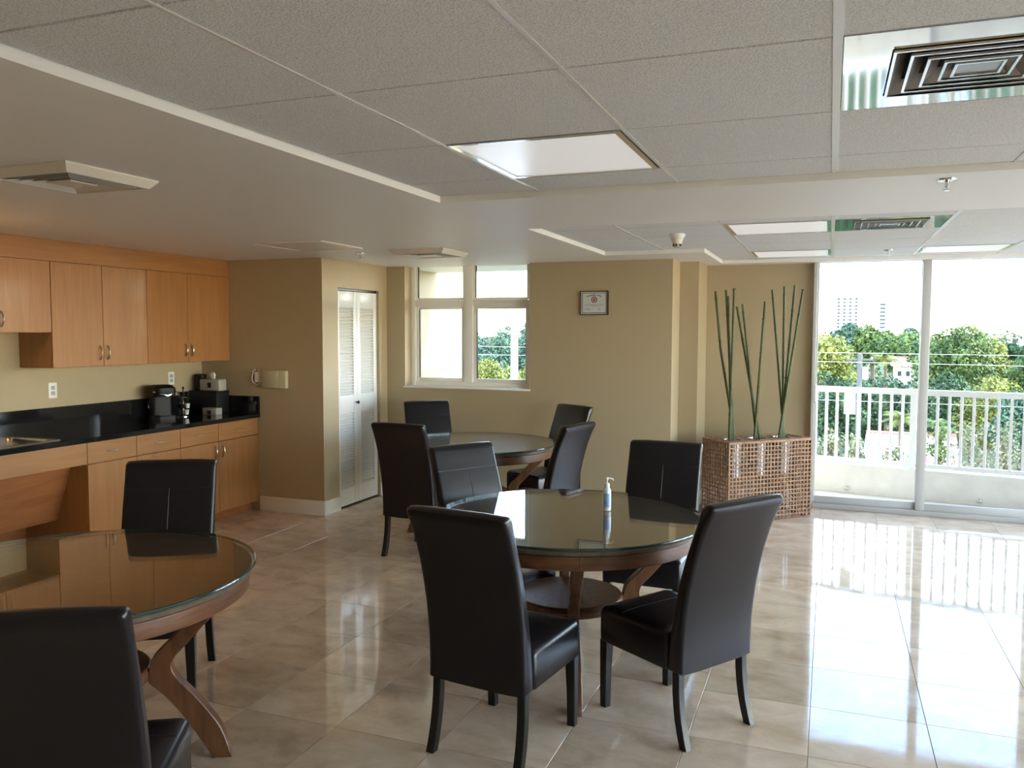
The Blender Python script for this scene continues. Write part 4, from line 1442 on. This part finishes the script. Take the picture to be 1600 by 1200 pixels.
SHRUBS = [
    (0.1, 24, -0.73, -2.31, 0.42, 'leaf_p', 'pale dry shrub below the plate on the railing'),
    (0.7, 23, -0.83, -2.18, 0.33, 'leaf_p', 'pale sparse shrub in front of the utility pole'),
    (3.4, 30, -1.08, -3.18, 0.46, 'leaf_g', 'feathery green shrub beside the fan palm'),
    (3.6, 25, -0.43, -2.41, 0.51, 'leaf_p', 'tall pale twiggy shrub in front of the dark trees'),
    (4.2, 24, -0.42, -2.20, 0.49, 'leaf_p', 'pale twiggy shrub in front of the low blue green tree'),
    (2.3, 32, -2.23, -3.59, 0.68, 'leaf_p', 'low pale shrub in front of the red tiled roof'),
]
for a in SHRUBS:
    tree(*a, kind='shrub', n=650, grp='shrubs below the railing')

# far continuous canopy and the bushes below the trees, kept clear of the single trees, palms, poles and houses
KEEP = []                                  # (x, y, reach, z low, z high)
for X, Y, zt, zb, hw, *_ in TREES:
    zb_, hw_ = zb - 1.0, hw * 1.3
    h_ = zt - zb_
    r_ = 0.5 * min(hw_, h_ / 2)
    KEEP.append((X, Y, 0.78 * hw_ + r_, zt - 0.89 * h_ - r_, zt + r_))
    KEEP.append((X, Y, 0.35, GZ, zb_))
for X, Y, rr_, za_, zb_ in ((3.57, 62, 1.5, -2.2, 1.2), (3.57, 62, 0.4, GZ, 0), (4.42, 40, 1.1, -3.8, -1.2), (4.42, 40, 0.4, GZ, -2), (3.13, 42, 1.1, -3.8, -1.2), (3.13, 42, 0.4, GZ, -2),
                            (1.58, 50, 0.5, GZ, 0.8), (-15.17, 40, 0.4, GZ, 3), (3.9, 46, 3.4, GZ, -3.3), (7.1, 90, 2.6, GZ, -0.6), (-17.5, 46, 3.7, GZ, -2.1)):
    KEEP.append((X, Y, rr_, za_, zb_))
def clear(x, y, z, r):
    q = r * 1.08 + 0.15
    return not any((x - a) ** 2 + (y - b) ** 2 < (c + q) ** 2 and z - q < zh and z + q > zl for a, b, c, zl, zh in KEEP)
def scatter(n, y0, y1, r0, r1, zf):
    cs, rs = [], []
    tries = 0
    while len(cs) < n and tries < 40 * n:
        tries += 1
        Y = rng.uniform(y0, y1)
        x, r = rng.uniform(-1.0, 1.0) * Y * 0.75, rng.uniform(r0, r1)
        z = zf(Y)
        if clear(x, Y, z, r):
            cs.append((x, Y, z))
            rs.append(r)
    return cs, rs
c1, q1 = scatter(420, 128, 210, 2.0, 3.6, lambda Y: rng.uniform(-5.5, -1.2))
c2, q2 = scatter(260, 92, 128, 1.4, 2.8, lambda Y: rng.uniform(-8.0, -3.4))
me = leaf_mesh('distant_tree_canopy', c1 + c2, q1 + q2, 64000, 0.6, 'leaf_g')
o = share('distant_tree_canopy', me)
o['kind'] = 'stuff'
tag(o, 'hazy green band of distant treetops along the horizon', 'trees')
cs, rs = scatter(640, 34, 87, 0.6, 1.7, lambda Y: GZ + rng.uniform(0.6, 3.2) + max(0, Y - 45) * 0.075)
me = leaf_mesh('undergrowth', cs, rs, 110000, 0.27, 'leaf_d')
o = share('undergrowth', me)
o['kind'] = 'stuff'
tag(o, 'dense dark green undergrowth between the trees', 'bushes')

def palm(X, Y, zc, L, n, m, label):
    o = empty('palm_tree', (X, Y, GZ))
    tag(o, label, 'palm tree', 'palms beyond the balcony')
    bm = bmesh.new()
    h = zc - GZ
    tube(bm, [(0, 0, 0), (0.15, 0, h * .5), (0, 0, h)], [0.16, 0.11, 0.09], 8)
    link('trunk', bm, 'bark', o)
    for k in range(n):
        a = 2 * PI * k / n + rnd.uniform(-.2, .2)
        el = rnd.uniform(0.1, 1.25)
        d = Vector((math.cos(a), math.sin(a), 0))
        bm = bmesh.new()
        prev = None
        seg = 9
        spine = []
        for i in range(seg + 1):
            t = i / seg
            spine.append(d * (L * t * math.cos(el * (1 - .4 * t))) + Vector((0, 0, h + L * (math.sin(el) * t - 0.62 * t * t))))
        tube(bm, spine, [0.02 * (1 - .8 * i / seg) for i in range(seg + 1)], 5)
        side = Vector((-d.y, d.x, 0))
        for i in range(1, seg + 1):
            p = spine[i]
            dr = (spine[i] - spine[i - 1]).normalized()
            ll = L * 0.34 * math.sin(PI * (0.12 + 0.83 * i / seg))
            for s_ in (-1, 1):
                for q in (0.0, 0.5):
                    b0 = p - dr * (L / seg) * q
                    tipp = b0 + side * s_ * ll + dr * ll * 0.55 - Vector((0, 0, ll * 0.45))
                    wv = dr * L * 0.022
                    vs = [bm.verts.new(v) for v in (b0 - wv, b0 + wv, tipp)]
                    bm.faces.new(vs)
        link('frond', bm, m, o)
palm(3.57, 62, -0.35, 1.35, 13, 'leaf_y', 'coconut palm with yellowish fronds beyond the railing')
palm(4.42, 40, -2.45, 0.95, 12, 'leaf_g', 'small green palm beside the feathery shrub')
palm(3.13, 42, -2.40, 1.0, 12, 'leaf_y', 'small bright green palm behind the red tiled roof ridge')

# utility pole with transformer and wires
up_ = empty('utility_pole', (1.58, 50, GZ))
tag(up_, 'weathered utility pole with a transformer can', 'utility pole')
link('pole', lathe(bmesh.new(), [(0.17, 0), (0.13, 0.42 - GZ)], 12), 'pole', up_)
link('crossarm', B(-0.7, 0.7, -0.05, 0.05, 9.55, 9.65), 'pole', up_)
link('transformer', lathe(bmesh.new(), [(0.14, 8.5), (0.16, 8.55), (0.16, 9.1), (0.10, 9.18)], 14, (0.28, 0, 0)), 'white_ext', up_)
for s_ in (-0.6, 0.6):
    link('insulator', lathe(bmesh.new(), [(0.03, 9.65), (0.05, 9.70), (0.03, 9.76)], 8, (s_, 0, 0)), 'white_ext', up_)
link('insulator', lathe(bmesh.new(), [(0.03, 0.40 - GZ), (0.05, 0.425 - GZ), (0.03, 0.458 - GZ)], 8), 'white_ext', up_)
for z_ in (-0.045, -2.196):
    link('insulator', B(-0.03, 0.03, -0.185, -0.10, z_ - GZ - 0.035, z_ - GZ + 0.03, bev=0.006), 'white_ext', up_)
for za, zb_, zc, wy, lab in ((0.72, 0.46, 0.30, 50.0, 'upper pale overhead wire crossing the trees'), (0.18, -0.05, -0.35, 49.83, 'thick pale overhead wire crossing the trees'), (-2.10, -2.2, -2.45, 49.82, 'low pale overhead wire behind the balusters')):
    bm = bmesh.new()
    pts = []
    for k in range(25):
        t = k / 24
        x = -34 + 68 * t
        z = (za + (zb_ - za) * (x + 34) / 36) if x < 2 else (zb_ + (zc - zb_) * (x - 2) / 32)
        pts.append((x, wy, z))
    tube(bm, pts, 0.011, 5)
    o = link('overhead_wire', bm, 'white_ext')
    tag(o, lab, 'wire')
wp = empty('concrete_pole', (-15.17, 40, GZ))
tag(wp, 'tall white concrete pole seen through the small window', 'pole')
link('shaft', lathe(bmesh.new(), [(0.22, 0), (0.18, 11.9)], 14), 'tower', wp)
link('cap', lathe(bmesh.new(), [(0.2, 11.9), (0.2, 12.0), (0.1, 12.06)], 14), 'tower', wp)

def house(X, Y, hw, hd_, zw, zr, wallm, roofm, label):
    o = empty('house', (X, Y, GZ))
    tag(o, label, 'house')
    z1, z2 = zw - GZ, zr - GZ
    link('walls', B(-hw, hw, -hd_, hd_, 0, z1), wallm, o)
    ov = 0.3
    bm = bmesh.new()
    prism(bm, [(-hd_ - ov, z1 - 0.05), (0, z2), (hd_ + ov, z1 - 0.05)], -hw - ov, hw + ov, 'x')
    rf = link('roof', bm, roofm, o)
    sl = math.atan2(z2 - z1, hd_ + ov)
    n = int((2 * hw + 2 * ov) / 0.55)
    for k in range(n):
        x = -hw - ov + (k + .5) * (2 * hw + 2 * ov) / n
        bm = bmesh.new()
        tube(bm, [(x, -hd_ - ov, z1 - 0.03), (x, 0, z2 + 0.02)], 0.06, 6)
        link('roof_rib', bm, 'redroof', rf)
    bm = bmesh.new()
    tube(bm, [(-hw - ov, 0, z2), (hw + ov, 0, z2)], 0.11, 8)
    link('ridge', bm, 'redroof', rf)
    for k in range(3):
        x = -hw + (k + .5) * 2 * hw / 3
        link('window', B(x - hw * .14, x + hw * .14, -hd_ - 0.04, -hd_, z1 - 1.0, z1 - 0.55), 'winglass', o)
house(3.9, 46, 1.75, 2.2, -4.75, -3.50, 'tower', 'tower', 'low house with a pale red ribbed roof below the railing')
house(7.1, 90, 1.1, 1.5, -1.6, -0.85, 'housewall', 'housewall', 'pale pink house behind the coconut palm')
house(-17.5, 46, 2.2, 2.2, -3.4, -2.3, 'tower', 'redroof', 'red roofed house low in the small window')

def tower(X, Y, w, d, zt, cols, rows, label, pat):
    o = empty('tower_block', (X, Y, GZ))
    tag(o, label, 'tower block')
    link('walls', B(-w / 2, w / 2, 0, d, 0, zt - GZ), 'tower', o)
    link('parapet', B(-w / 2 - .3, w / 2 + .3, -0.3, d + .3, zt - GZ, zt - GZ + 0.8), 'tower', o)
    z0 = 4.0 - GZ
    dz = (zt - 1.5 - 4.0) / rows
    for r_ in range(rows):
        for c in range(cols):
            if pat(r_, c):
                x = -w / 2 + (c + 0.5) * w / cols
                link('window', B(x - w / cols * 0.22, x + w / cols * 0.22, -0.12, 0.02, z0 + r_ * dz + dz * .25, z0 + r_ * dz + dz * .7), 'winglass', o)
tower(10.3, 600, 14.5, 14, 26.5, 4, 9, 'wide white tower block on the horizon', lambda r, c: True)
tower(37.3, 700, 9.0, 12, 26.0, 1, 7, 'slim white tower on the horizon', lambda r, c: True)
fb = empty('flat_building', (44, 240, GZ))
tag(fb, 'low pale pink building with a flat roof on the horizon', 'building')
link('walls', B(-7, 9, 0, 10, 0, 1.3 - GZ), 'housewall', fb)
link('roof', B(-7.4, 9.4, -0.4, 10.4, 1.3 - GZ, 1.6 - GZ), 'tower', fb)
for k in range(6):
    link('window', B(-6.2 + 2.5 * k, -4.9 + 2.5 * k, -0.1, 0, 8.6, 9.7), 'winglass', fb)

# ================================================================== made-up warm lamp out of view, added to tint the sink corner
lm = empty('added_dome_lamp', (-4.55, 3.10, CZ))
tag(lm, 'small warm dome lamp added out of view over the sink for a warm glow', 'added lamp')
link('base', lathe(bmesh.new(), [(0.13, 0), (0.13, -0.018), (0.12, -0.022)], 28), 'ventwhite', lm)
link('opal_dome', lathe(bmesh.new(), [(0.118, -0.022), (0.112, -0.045), (0.09, -0.07), (0.05, -0.086), (0.01, -0.091)], 28), 'warm', lm)
